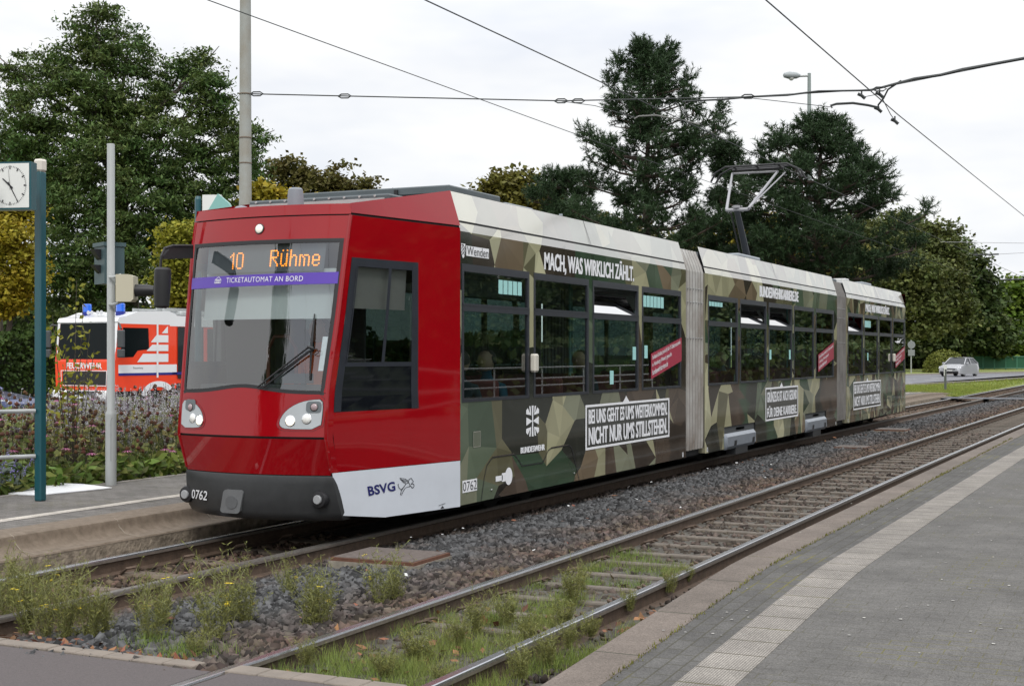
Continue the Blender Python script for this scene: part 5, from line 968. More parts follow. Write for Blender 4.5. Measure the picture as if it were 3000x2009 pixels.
b = MB(); put(b, '112', lambda x, z: (X+.02, 9.3+x*1.2, 1.62+z*.52), bold=.03); b.tube([(X+.02, 9.0, 2.12), (X+.02, 8.75, 1.98), (X+.02, 8.7, 1.78), (X+.02, 8.85, 1.64)], [.07, .035, .035, .07], 6); b.obj('emergency_number', WH, ft, label='white handset and number 112'); b = MB(); put(b, 'FEUERWEHR', lambda x, z: (X+.02, 6.0+x*2.6, 1.16+z*.16), bold=.02); b.obj('side_lettering', MARKD, ft)
for y in (1.85, 7.8):
    b = MB(); b.lathe([(.50, -.3), (.50, 0), (.42, .02), (.22, .0), (.2, -.04)], (WM-.02, y, .5), (1, 0, 0), 24); w1 = sm(b.obj('wheel', TYRE, ft)); b = MB(); n_ = 16; V = []
    for k in range(n_+1):
        a = math.pi*k/n_; V += [(X+.02, y+math.cos(a)*.74, .40+math.sin(a)*.44), (X+.02, y+math.cos(a)*.52, .36+math.sin(a)*.30)]
    b.add(V, [(2*k, 2*k+2, 2*k+3, 2*k+1) for k in range(n_)]); b.obj('mudguard', WH, ft)
b = MB(); b.box(-1.2, 1.2, 1.0, 9, .35, .75); b.obj('chassis', BLACK, ft)
for s_ in (1, -1):
    b = MB(); b.tube([(s_*WM, .2, 2.56), (s_*(WM+.15), -.0, 2.60), (s_*(WM+.28), -.05, 2.45)], .03, 6); b.bbox(s_*(WM+.28)-.13, s_*(WM+.28)+.13, -.12, .0, 1.88, 2.42, .03); b.bbox(s_*(WM+.28)-.13, s_*(WM+.28)+.13, -.12, .0, 1.58, 1.84, .03); b.obj('mirror', M('mirror_grey', (.05, .055, .06), .5) if s_ > 0 else bpy.data.materials['mirror_grey'], ft)
def car(name, label, loc, rz, paint, L=4.2, Wd=1.78, H=1.45, lights=True):
    c = empty(name, loc, label, 'car', rz=rz, local=True); b = MB(); st = [  # y, half width low, half width top, z bottom, z belt
        (0, .62, .58, .30, .62), (.08, .80, .76, .22, .72), (.5, .88, .84, .18, .80), (1.15, .89, .85, .18, .92), (2.2, .89, .85, .18, .94), (3.4, .88, .83, .18, .97), (4.0, .84, .76, .22, .98), (4.15, .74, .7, .32, .9)]
    P = []
    for y, a, t, z0, z1 in st:
        y *= L/4.15; P.append([(-a, y, z0), (-a-.01, y, (z0+z1)*.5), (-t, y, z1), (-t*.5, y, z1+.03), (t*.5, y, z1+.03), (t, y, z1), (a+.01, y, (z0+z1)*.5), (a, y, z0)])
    b.grid(P); b.add(P[0], [tuple(range(8))]); b.add(P[-1], [tuple(reversed(range(8)))]); sm(b.obj('body', paint, c), 40)
    k = L/4.15; G = [[(-.78, 1.05*k, .93), (.78, 1.05*k, .93)], [(-.60, 1.85*k, H-.05), (.60, 1.85*k, H-.05)], [(-.60, 3.2*k, H-.06), (.60, 3.2*k, H-.06)], [(-.74, 4.0*k, .98), (.74, 4.0*k, .98)]]
    b = MB(); b.add([G[0][0], G[0][1], G[1][1], G[1][0]], [(0, 1, 2, 3)]); b.add([G[3][1], G[3][0], G[2][0], G[2][1]], [(0, 1, 2, 3)])
    for s_ in (0, 1): q = [G[0][s_], G[3][s_], G[2][s_], G[1][s_]]; b.add(q, [(0, 1, 2, 3) if s_ else (3, 2, 1, 0)])
    b.obj('glasshouse', M('car_window', (.02, .024, .028), .08, spec=.3) if 'car_window' not in bpy.data.materials else bpy.data.materials['car_window'], c)
    b = MB(); b.grid([[(-.61, 1.83*k, H-.055), (-.3, 1.85*k, H-.01), (.3, 1.85*k, H-.01), (.61, 1.83*k, H-.055)], [(-.62, 2.5*k, H-.03), (-.3, 2.5*k, H+.01), (.3, 2.5*k, H+.01), (.62, 2.5*k, H-.03)], [(-.61, 3.25*k, H-.06), (-.3, 3.27*k, H-.03), (.3, 3.27*k, H-.03), (.61, 3.25*k, H-.06)]])
    for s_ in (-1, 1):
        b.tube([(s_*.79, 1.02*k, .93), (s_*.615, 1.84*k, H-.05), (s_*.62, 2.5*k, H-.04), (s_*.61, 3.25*k, H-.06), (s_*.76, 4.02*k, .97)], .035, 6); b.tube([(s_*.62, 2.35*k, H-.05), (s_*.83, 2.35*k, .93)], .03, 5)
    sm(b.obj('roof', paint, c))
    for s_ in (-1, 1):
        b = MB(); b.bbox(s_*.94-.09, s_*.94+.09, 1.25*k, 1.38*k, .92, 1.06, .03); b.obj('mirror', paint, c)
        b = MB(); b.add([(s_*.86, .12, .62), (s_*.5, .0, .60), (s_*.5, .03, .73), (s_*.84, .25, .77)], [(0, 1, 2, 3) if s_ < 0 else (3, 2, 1, 0)]); b.obj('headlight', M('headlamp_glass', (.6, .62, .65), .1, coat=.5) if 'headlamp_glass' not in bpy.data.materials else bpy.data.materials['headlamp_glass'], c)
        for y in (.85*k, 3.35*k):
            b = MB(); b.lathe([(.31, -.2), (.32, -.02), (.29, .0)], (s_*.86, y, .32), (s_, 0, 0), 20); wh = b.obj('wheel', TYRE, c); b = MB(); b.lathe([(.22, -.02), (.20, .012), (.03, .02)], (s_*.86, y, .32), (s_, 0, 0), 12); b.obj('rim', GALV, wh)
    b = MB(); b.box(-.45, .45, -.012, .01, .50, .58); b.box(-.7, .7, -.015, .02, .26, .40); b.obj('grille', BLACK, c); b = MB(); b.box(-.26, .26, -.03, -.012, .42, .50); b.obj('number_plate', PALE, c)
    return c
q = gnd(*z7(880, 947)); car('silver_car', 'silver hatchback driving on the road in front of the round bush', (q.x, q.y, -.02), TH-math.radians(38), M('silver_paint', (.42, .43, .45), .35, .3, coat=.5))
q = W(58, 900, 29); car('blue_car', 'dark blue car cut by the left edge behind the flower bed', (q.x, q.y, 0), TH+math.radians(78), M('blue_paint', (.035, .05, .16), .3, .2, coat=.8), H=1.42)
#PART4
# ------------------------------------------------------------------ trees and plants
def quads_mesh(name, C, Nrm, Ax, L, Wd, tri=False):
    # C centres (n,3); leaf long axis Ax; normal Nrm
    Ax = Ax/np.linalg.norm(Ax, axis=1, keepdims=True); S = np.cross(Ax, Nrm); S /= (np.linalg.norm(S, axis=1, keepdims=True)+1e-9)
    L = np.asarray(L).reshape(-1, 1); Wd = np.asarray(Wd).reshape(-1, 1)
    if tri: V = np.stack([C-S*Wd/2, C+S*Wd/2, C+Ax*L], 1); k = 3
    else: V = np.stack([C-Ax*L/2, C+S*Wd/2, C+Ax*L/2, C-S*Wd/2], 1); k = 4
    return V.reshape(-1, 3), np.arange(len(C)*k).reshape(-1, k)
def unit(n): v = rng.normal(size=(n, 3)); return v/np.linalg.norm(v, axis=1, keepdims=True)
def foliage(blobs, nclus, nleaf, rc, L, Wd, droop=.3, shell=.55, flat=.55):
    # blobs: (centre, (rx,ry,rz)); leaves gathered in clumps through each blob's volume, denser towards its outside
    vol = np.array([b[1][0]*b[1][2]+.01 for b in blobs]); pr_ = vol/vol.sum(); Cs = []
    for (c, r), p in zip(blobs, pr_):
        n = max(2, int(nclus*p)); u = unit(n); rad = shell+(1.03-shell)*rng.random(n)**.6
        Cs.append(np.array(c)+u*rad[:, None]*np.array(r)*(1+.16*rng.normal(size=(n, 1))))
    Cs = np.concatenate(Cs); n = len(Cs); rcl = rc*rng.uniform(.5, 1.35, n)
    idx = np.repeat(np.arange(n), nleaf); P = rng.normal(size=(len(idx), 3))*.5; P[:, 2] *= flat
    C = Cs[idx]+P*rcl[idx][:, None]; Ax = unit(len(idx)); Ax[:, 2] = Ax[:, 2]*.5-droop; Nn = unit(len(idx)); Nn[:, 2] = abs(Nn[:, 2])+.5
    s = rng.uniform(.6, 1.3, len(idx)); return quads_mesh('', C, Nn, Ax, L*s, Wd*s)
def leafmat(name, col, isl=.4, tr=.22, col2=None): return M(name, col, .65, isl=isl, tr=tr, n=(.45, .35), col2=col2, spec=.25)
BARK = M('bark', (.075, .060, .048), .9, n=(6, .4), bump=(20, .6, .03)); BARKD = M('bark_dark', (.04, .035, .03), .9)
def tree(name, label, base, blobs, mat, nclus, nleaf, rc, L, Wd, tr_=.35, trunk_top=None, group=None, **k):
    base = Vector(base); t = empty(name, base, label, 'tree', group=group)
    V, F = foliage([((c-base), r) for c, r in blobs], nclus, nleaf, rc, L, Wd, **k); link('crown', new_mesh('crown', V, F), mat, t)
    b = MB(); top = Vector(trunk_top) if trunk_top else max((c for c, r in blobs), key=lambda c: c.z)
    fork = base+(top-base)*.35; fork.x = base.x; fork.y = base.y
    b.tube([base+Vector((0, 0, -.2)), base+Vector((.05, 0, (fork.z-base.z)*.5)), fork, fork.lerp(top, .55), top], [tr_*1.3, tr_, tr_*.8, tr_*.4, tr_*.1], 9)
    for i, (c, r) in enumerate(blobs):
        s = fork.lerp(top, min(.6, max(0, (c.z-fork.z)/(top.z-fork.z+.01)*.5)) if c.z > fork.z else 0); e = c+(c-s)*.25; m1 = s.lerp(c, .5)+Vector((0, 0, .08*(c-s).length)); b.tube([s, m1, c, e], [tr_*.38, tr_*.25, tr_*.13, tr_*.04], 6)
        for j in range(5):
            u = Vector(unit(1)[0]); u.z = abs(u.z)*.6; e = c+Vector((u.x*r[0], u.y*r[1], u.z*r[2]))*.9; b.tube([m1.lerp(c, random.random()), m1.lerp(e, .6), e], [tr_*.1, tr_*.06, tr_*.02], 4)
    sm(b.obj('trunk', BARK, t)); return t
def blob(px, py, z, rpx, rpy, rd=None):
    s = z/3161; return (W(px, py, z), (rpx*s, rd or rpx*s*.8, rpy*s))
ROB = leafmat('locust_leaf', (.060, .125, .034), .55, col2=(.095, .115, .03)); YEL = leafmat('yellow_maple_leaf', (.42, .30, .025), .38, .3, col2=(.24, .24, .03)); OLV = leafmat('olive_leaf', (.12, .115, .03), .4, .22, col2=(.16, .12, .03)); DKG = leafmat('dark_green_leaf', (.045, .085, .025), .45, col2=(.08, .10, .03)); MID = leafmat('mid_green_leaf', (.10, .19, .025), .4, .25, col2=(.15, .20, .03)); HDG = leafmat('ivy_leaf', (.07, .12, .02), .45, .2, col2=(.03, .055, .015)); BRN = leafmat('bronze_leaf', (.135, .105, .03), .4, .22, col2=(.09, .095, .025))
z = 62
bl = [blob(225, 90, z, 75, 85), blob(290, 130, z+2, 70, 60), blob(120, 170, z, 70, 60), blob(40, 170, z+2, 40, 55), blob(60, 270, z, 85, 70), blob(190, 230, z-1, 90, 75), blob(310, 235, z, 95, 70), blob(400, 190, z+2, 55, 60), blob(455, 160, z+1, 45, 45), blob(480, 230, z, 55, 70), blob(120, 370, z, 110, 80), blob(240, 360, z-2, 110, 80), blob(370, 340, z-1, 110, 90), blob(500, 330, z, 75, 85), blob(560, 330, z+2, 50, 60), blob(170, 480, z-2, 100, 80), blob(300, 480, z-3, 110, 85), blob(430, 460, z-1, 110, 80), blob(540, 430, z+1, 60, 60), blob(150, 600, z-3, 90, 75), blob(260, 610, z-4, 110, 80), blob(390, 570, z-2, 100, 80), blob(500, 530, z, 70, 70), blob(330, 700, z-3, 90, 60), blob(180, 700, z-3, 90, 60), blob(20, 360, z+2, 60, 70)]
tree('locust_tree', 'huge dark green broadleaf tree with airy drooping foliage filling the upper left', (W(300, 800, z).x, W(300, 800, z).y, 0), bl, ROB, 1350, 104, .64, .23, .082, .36, droop=.5, shell=.45, flat=.36)
z = 52
tree('maple_tree', 'yellow autumn maple at the left edge under the clock', (W(20, 800, z).x, W(20, 800, z).y, 0), [blob(20, 560, z, 60, 55), blob(45, 640, z, 45, 45), blob(10, 680, z, 50, 45), blob(5, 490, z+1, 50, 40), blob(50, 480, z+1, 30, 25)], YEL, 260, 90, .55, .17, .12, .14, shell=.3)
z = 66
tree('maple_tree', 'thin yellowing tree behind the dark tree at the far left', (W(0, 800, z).x, W(0, 800, z).y, 0), [blob(10, 370, z, 50, 50), blob(60, 400, z, 60, 60), blob(100, 500, z, 50, 60), blob(140, 420, z, 50, 60)], OLV, 110, 30, .7, .26, .18, .15, shell=.3)
z = 50
tree('maple_tree', 'small yellow-green maple between the locust tree and the tram cab', (W(425, 800, z).x, W(425, 800, z).y, 0), [blob(395, 545, z, 28, 38), blob(435, 535, z, 32, 38), blob(420, 600, z, 55, 45), blob(400, 660, z, 50, 40), blob(445, 660, z, 40, 45), blob(420, 720, z, 50, 30)], leafmat('lime_maple_leaf', (.33, .30, .03), .38, .3, col2=(.18, .21, .03)), 300, 70, .45, .16, .12, .12, shell=.3)
z = 85
tree('autumn_tree', 'bronze and olive tree behind the cab roof right of the mast', (W(740, 800, z).x, W(740, 800, z).y, 0), [blob(655, 400, z, 50, 45), blob(690, 430, z, 60, 50), blob(750, 440, z, 60, 55), blob(810, 440, z, 55, 45), blob(860, 460, z, 50, 40), blob(900, 500, z, 60, 40), blob(780, 520, z, 90, 60), blob(660, 520, z, 90, 60)], BRN, 480, 50, .8, .28, .19, .25, shell=.4, flat=.4)
tree('autumn_tree', 'low yellow tree just right of the mast foot above the cab', (W(610, 800, 60).x, W(610, 800, 60).y, 0), [blob(600, 450, 60, 40, 30), blob(640, 455, 60, 35, 25), blob(620, 500, 60, 60, 40), blob(690, 470, 60, 30, 20)], YEL, 150, 32, .5, .26, .2, .14, shell=.3)
z = 95
tree('autumn_tree', 'green and yellow tree above the roof container left of the tall pine', (W(1180, 800, z).x, W(1180, 800, z).y, 0), [blob(1130, 425, z, 40, 30), blob(1190, 430, z, 50, 35), blob(1240, 450, z, 45, 35), blob(1150, 480, z, 70, 45), blob(1240, 500, z, 60, 45), blob(1300, 520, z, 60, 50), blob(1360, 540, z, 60, 50)], leafmat('olive_green_leaf', (.095, .10, .022), .4, .22, col2=(.16, .14, .025)), 430, 32, .9, .4, .28, .25, shell=.3)
for i, (px, py, z, a) in enumerate(((1700, 560, 100, 60), (1600, 580, 104, 60), (1480, 560, 100, 60), (1780, 545, 98, 55), (1900, 600, 105, 60))):
    tree('autumn_tree', ('yellow foliage showing behind the pantograph mast', 'yellow-green foliage low behind the tall pine, right part', 'yellow-green foliage low behind the tall pine trunk', 'yellow foliage behind the broad pine, left part', 'yellow foliage low behind the broad pine trunk')[i], (W(px, 800, z).x, W(px, 800, z).y, 0), [blob(px-30, py-10, z, a, 45), blob(px+30, py+15, z, a, 50), blob(px, py+60, z, a, 50)], YEL if i in (0, 3) else bpy.data.materials['olive_green_leaf'], 90, 30, 1.0, .4, .3, .22, shell=.2)
# right-hand trees beyond the road
z = 135
bl = [blob(1960, 560, z+8, 90, 70), blob(2050, 540, z+8, 80, 60), blob(2120, 560, z, 70, 55), blob(2150, 620, z, 60, 50), blob(2080, 640, z-4, 90, 70), blob(2000, 660, z-5, 90, 70), blob(2060, 720, z-5, 100, 60), blob(2170, 700, z, 60, 60), blob(1950, 740, z-4, 80, 60)]
tree('broadleaf_tree', 'dull olive-brown tree crown above the rear of the tram', (W(2040, 850, z).x, W(2040, 850, z).y, 0), bl, leafmat('dull_olive_leaf', (.125, .135, .038), .5, .2, col2=(.065, .095, .025)), 1300, 44, 1.25, .42, .3, .6, shell=.4)
z = 150
tree('broadleaf_tree', 'dark green tree between the olive tree and the right edge', (W(2200, 850, z).x, W(2200, 850, z).y, 0), [blob(2215, 620, z, 45, 45), blob(2190, 690, z, 60, 60), blob(2240, 680, z, 45, 50), blob(2215, 750, z, 80, 55), blob(2150, 780, z, 70, 50), blob(2270, 770, z, 50, 45)], DKG, 620, 30, 1.4, .6, .4, .5, shell=.35)
tree('broadleaf_tree', 'dark tree top rising behind the pine to the right of the pantograph', (W(2100, 850, 160).x, W(2100, 850, 160).y, 0), [blob(2100, 560, 160, 50, 50), blob(2060, 600, 160, 60, 60), blob(2160, 580, 160, 45, 55), blob(2130, 650, 160, 70, 60)], DKG, 400, 30, 1.5, .6, .4, .5, shell=.35)
z = 158
tree('broadleaf_tree', 'bright green tree at the far right behind the green fence', (W(2320, 850, z).x, W(2320, 850, z).y, 0), [blob(2320, 680, z, 45, 40), blob(2350, 700, z, 50, 50), blob(2300, 730, z, 50, 45), blob(2330, 780, z, 70, 45), blob(2270, 790, z, 40, 30)], MID, 480, 30, 1.5, .6, .45, .5, shell=.35)
# undergrowth wall behind the right road
def hedge(name, label, x0, x1, z0, z1, top, mat, n, L, depth=2.0, cat='hedge', wob=.15):
    a = W(x0, 850, z0); c = W(x1, 850, z1); o = Vector((a.x, a.y, 0)); d = Vector((c.x-a.x, c.y-a.y, 0)); nn = Vector((-d.y, d.x, 0)).normalized()
    t = empty(name, o, label, cat); u = rng.random(n); zz = rng.random(n)**.7; dp = rng.random(n)
    edge = np.abs(dp-.5)*2; tp = top*(1-wob*.5+wob*np.sin(u*17)*.5+wob*.4*np.sin(u*43+1)); C = np.outer(u, np.array(d))+np.outer((dp-.5)*depth, np.array(nn)); C[:, 2] = zz*tp
    Ax = unit(n); Ax[:, 2] -= .3; s = rng.uniform(.6, 1.3, n); V, F = quads_mesh('', C, unit(n)+np.array([0, -.6, .3]), Ax, L*s, L*.75*s); link('foliage', new_mesh('foliage', V, F), mat, t)
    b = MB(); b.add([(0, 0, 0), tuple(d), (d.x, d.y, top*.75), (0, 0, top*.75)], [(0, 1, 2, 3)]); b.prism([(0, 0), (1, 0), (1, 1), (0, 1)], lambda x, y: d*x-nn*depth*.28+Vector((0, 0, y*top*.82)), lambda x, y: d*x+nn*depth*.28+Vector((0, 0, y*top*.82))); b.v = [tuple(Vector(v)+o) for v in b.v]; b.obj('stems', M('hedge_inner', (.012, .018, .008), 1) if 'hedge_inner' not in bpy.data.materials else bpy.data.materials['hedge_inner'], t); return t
hedge('ivy_hedge', 'tall clipped ivy-covered hedge at the left edge behind the blue car', -120, 240, 49, 56, 2.75, HDG, 15000, .17, 1.4)
hedge('shrub_belt', 'dark shrub belt in the shade under the trees right of the tram', 1880, 2420, 150, 175, 4.6, DKG, 16000, .6, 5, 'shrub', .3)
hedge('shrub_belt', 'dark shrubs behind the fire engine under the big locust tree', 200, 1250, 64, 92, 3.0, DKG, 16000, .34, 4, 'shrub', .4)
hedge('shrub_belt', 'distant tree belt behind the yellow maple at the left edge', -250, 320, 78, 88, 6.0, DKG, 14000, .4, 4, 'shrub', .4)

def bush(name, label, c, r, mat, n, L, cat='bush'):
    t = empty(name, (c[0], c[1], 0), label, cat); u = unit(n); u[:, 2] = abs(u[:, 2]); P = u*(rng.uniform(.82, 1.04, n)[:, None])*np.array(r); P[:, 2] = np.minimum(P[:, 2], r[2]*1.03); Ax = unit(n); s = rng.uniform(.6, 1.3, n); V, F = quads_mesh('', P, u+unit(n)*.6, Ax, L*s, L*.7*s); link('foliage', new_mesh('foliage', V, F), mat, t)
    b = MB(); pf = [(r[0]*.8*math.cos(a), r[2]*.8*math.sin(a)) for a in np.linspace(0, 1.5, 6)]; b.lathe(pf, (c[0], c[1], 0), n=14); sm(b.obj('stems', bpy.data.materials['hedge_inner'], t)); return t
bush('round_bush', 'rounded yellow-green bush at the roadside behind the silver car', (W(2160, 850, 124).x, W(2160, 850, 124).y), (1.9, 1.9, 2.05), leafmat('bush_leaf', (.15, .17, .03), .35, .2), 5000, .22)
# pines
PIN = M('pine_needles', (.030, .060, .022), .6, isl=.45, tr=.1, spec=.3); PBK = M('pine_bark', (.07, .05, .04), .9)
def pine(name, label, base, H, layers, z, ntuft=11, r0=.24, needles=30, nl=.19, nw=.034, bare=.18):
    # layers: (height fraction, reach left, reach right) measured in metres
    base = Vector(base); t = empty(name, base, label, 'tree'); b = MB(); tip = base+Vector((.1, .1, H)); b.tube([base+Vector((0, 0, -.2)), base+Vector((.05, 0, H*.3)), base+Vector((-.05, .05, H*.6)), tip], [r0, r0*.8, r0*.5, .03], 8)
    right = Vector((CT, ST, 0)); dep = Vector((-ST, CT, 0)); C = []; D = []
    for hf, rl_, rr_ in layers:
        nb = 8
        for k in range(nb):
            a = 2*math.pi*(k+random.random()*.8)/nb; ca, sa_ = math.cos(a), math.sin(a); R = math.sqrt(((rr_ if ca > 0 else rl_)*ca)**2+((rl_+rr_)*.36*sa_)**2)*random.choice((.5, .75, .9, 1.0, 1.04))
            dr = right*ca+dep*sa_; dr.normalize(); st = base+Vector((0, 0, H*hf-R*.16)); e = st+dr*R+Vector((0, 0, R*random.uniform(.08, .34))); mid = st.lerp(e, .5)+Vector((0, 0, -.06*R)); b.tube([st, mid, e], [.025+.022*R, .015+.012*R, .015], 5)
            nt_ = max(3, int(ntuft*.72*R/3.2))
            for i in range(nt_+1):
                f = (bare+(1-bare)*random.random()**.55) if i else 1.0; p0 = st.lerp(mid, f*2) if f < .5 else mid.lerp(e, f*2-1); side = dr.cross(Vector((0, 0, 1)))*random.choice((-1, 1)); wv = (random.uniform(.2, .6)*R*(1.15-f)*.8+.15)*(1 if i else .2)
                p1 = p0+side*wv*random.uniform(.4, 1)+dr*wv*.5+Vector((0, 0, random.uniform(.05, .40)))
                b.tube([p0, p1], [.02, .01], 3, False); ax_ = (dr*.6+side*.3+Vector((0, 0, .9))+Vector(unit(1)[0])*.3).normalized()
                for q_ in range(7): v_ = Vector(unit(1)[0]); C.append(p1+Vector((v_.x*.27, v_.y*.27, v_.z*.24+.1))); D.append((ax_*.6+v_*.9).normalized())
    for k in range(12): C.append(tip+Vector(unit(1)[0])*.25-Vector((0, 0, k*.06))); D.append(Vector((0, 0, 1)))
    C = np.array([tuple(c-base) for c in C]); D = np.array([tuple(d) for d in D]); n = len(C); idx = np.repeat(np.arange(n), needles)
    s = rng.random(len(idx))[:, None]; P = C[idx]+D[idx]*(s-.5)*.42; ax = unit(len(idx))*.85+D[idx]*.75; V, F = quads_mesh('', P, unit(len(idx)), ax, nl*rng.uniform(.7, 1.2, len(idx)), np.full(len(idx), nw), True)
    link('crown', new_mesh('crown', V, F), PIN, t); sm(b.obj('trunk', PBK, t)); return t
z = 55; s = z/3161; bs = W(1480, 805, z); Hh = (808-108)*s+1.7
def lay(rows, bx, H): return [(((808-py)*s+1.7)/H, (bx-l)*s, (r-bx)*s) for py, l, r in rows]
pine('pine_tree', 'tall slim black pine standing out against the sky behind the tram', (bs.x, bs.y, 0), Hh, lay([(135, 1455, 1530), (165, 1410, 1550), (200, 1395, 1575), (240, 1370, 1590), (275, 1400, 1655), (310, 1440, 1650), (345, 1330, 1610), (385, 1325, 1600), (425, 1330, 1620), (465, 1360, 1600), (505, 1240, 1650), (545, 1260, 1680), (580, 1330, 1690), (620, 1360, 1690)], 1478, Hh), z)
z = 54; s = z/3161; bs = W(1872, 805, z); Hh = (808-268)*s+1.7
pine('pine_tree', 'broad dark pine behind the pantograph with its crown up to the street lamp', (bs.x, bs.y, 0), Hh, lay([(300, 1820, 1910), (330, 1760, 1940), (360, 1740, 1955), (395, 1690, 1975), (425, 1640, 2025), (460, 1640, 2040), (500, 1650, 2000), (535, 1680, 2100), (570, 1660, 2110), (605, 1700, 2080), (640, 1740, 2040), (680, 1740, 2000)], 1865, Hh), z, ntuft=14, needles=30)
z = 58; s = z/3161; bs = W(1655, 805, z); Hh = (808-330)*s+1.7
pine('pine_tree', 'low dark pine filling the gap between the two tall pines', (bs.x, bs.y, 0), Hh, lay([(360, 1640, 1690), (400, 1640, 1700), (470, 1630, 1700), (520, 1600, 1720), (560, 1590, 1740), (600, 1600, 1740)], 1660, Hh), z, ntuft=9)
z = 62; s = z/3161; bs = W(1290, 805, z); Hh = (808-400)*s+1.7
pine('pine_tree', 'low spreading pine branches left of the tall pine above the tram roof', (bs.x, bs.y, 0), Hh, lay([(425, 1250, 1330), (455, 1215, 1370), (490, 1260, 1400), (530, 1250, 1420), (570, 1250, 1420)], 1300, Hh), z, ntuft=14)
# trees behind the photographer, seen only as reflections in the glass and paint
proto = tree('roadside_tree', 'green roadside tree mirrored in the tram windows', (24, 30, 0), [(Vector((24+random.uniform(-3, 3), 30+random.uniform(-3, 3), h)), (2.8, 2.8, 2.3)) for h in (3.2, 4.6, 6.2, 7.8, 5.5, 3.6)], bpy.data.materials['dark_green_leaf'], 420, 30, 1.1, .5, .36, .3, group='trees mirrored in the tram', shell=.2)
for i, (x, y, sc) in enumerate([(13, 27, .8), (17, 31, 1.0), (15, 23, .9), (20, 26, 1.1), (14, 38, .62), (18, 45, .8), (15, 53, .6), (22, 60, .85), (17, 70, .8), (24, 80, 1), (18, 92, .9), (27, 104, 1), (20, 118, 1), (29, 20, 1), (33, 8, 1), (26, 150, 1.5), (34, 176, 1.5), (24, 192, 1.5), (42, 205, 1.6), (33, 228, 1.6), (48, 240, 1.6), (-20, -17, .62)]):
    c = copy_tree(proto, loc=(x, y, 0), rz=i*1.3); c.scale = (sc, sc, sc*random.uniform(.9, 1.2) if x > 0 else 1.5)
hedge('roadside_hedge', 'dark hedge across the street mirrored low in the tram windows', 3700, 2700, 34, 130, 2.4, DKG, 9000, .4, 2.5)
mrl = empty('platform_railing', (3.2, 0, HP), 'steel railing behind the right-hand platform, mirrored in the tram windows', 'railing')
for zz in (1.12, .82, .62): b = MB(); b.tube([(3.2, 2, HP+zz), (3.2, 44, HP+zz)], .024, 6); b.obj('rail_bar', GALV, mrl)
for i in range(15): b = MB(); b.tube([(3.2, 2+3*i, HP), (3.2, 2+3*i, HP+1.12)], .024, 6); b.obj('upright', GALV, mrl)
# ------------------------------------------------------------------ flower bed
def stems_mesh(name, mat, bases, tips, r, kind_, label, **k):
    d = tips-bases; S = np.cross(d, rng.normal(size=d.shape)); S /= np.linalg.norm(S, axis=1, keepdims=True); r = np.asarray(r).reshape(-1, 1)
    V = np.stack([bases-S*r, bases+S*r, tips+S*r*.6, tips-S*r*.6], 1).reshape(-1, 3); F = np.arange(len(bases)*4).reshape(-1, 4); return V, F
def join(parts):
    V = []; F = []; o = 0
    for v, f in parts:
        if f.shape[1] == 3: f = np.concatenate([f, f[:, 2:3]], 1)
        V.append(v); F.append(f+o); o += len(v)
    return np.concatenate(V), np.concatenate(F)
def bedpts(n, x0, x1, y0, y1): return np.stack([rng.uniform(x0, x1, n), rng.uniform(y0, y1, n), np.full(n, .17)], 1)
def setmesh(name, V, F, mat, **k):
    F = [tuple(dict.fromkeys(f)) for f in F.tolist()] if (F[:, 2] == F[:, 3]).any() else F
    return link(name, new_mesh(name, V, F), mat, **k)
# low leafy growth
n = 15000; P = bedpts(n, -16.2, -11.12, 8, 24); hgt = .18+.55*np.clip((-11.1-P[:, 0])/1.2, 0, 1); P[:, 2] += rng.random(n)**.8*hgt; Ax = unit(n); Ax[:, 2] = Ax[:, 2]*.6+.1; s = rng.uniform(.5, 1.25, n)
V, F = quads_mesh('', P, unit(n)+np.array([.3, -.4, .9]), Ax, .17*s, .065*s); link('bed_foliage', new_mesh('bed_foliage', V, F), leafmat('bed_leaf', (.11, .17, .03), .6, .25, col2=(.20, .18, .06)), kind='stuff')
n = 1500; P = bedpts(n, -11.75, -11.12, 9, 22); P[:, 2] += rng.random(n)*.28; Ax = unit(n); Ax[:, 0] += .6; V, F = quads_mesh('', P, unit(n)+np.array([.2, -.2, 1.2]), Ax, .20*rng.uniform(.6, 1.2, n), .10*rng.uniform(.7, 1.2, n)); link('edge_leaves', new_mesh('edge_leaves', V, F), leafmat('broad_leaf', (.055, .14, .02), .4, .2, col2=(.14, .17, .03)), kind='stuff')
n = 420; P = bedpts(n, -11.9, -11.2, 10.2, 11.3); P[:, 2] += rng.random(n)*.35; V, F = quads_mesh('', P, unit(n)+np.array([0, 0, .6]), unit(n)+np.array([0, 0, .4]), .15*rng.uniform(.6, 1.2, n), .04*rng.uniform(.7, 1.2, n)); link('sage_leaves', new_mesh('sage_leaves', V, F), leafmat('sage_leaf', (.17, .21, .18), .3, .1), kind='stuff')
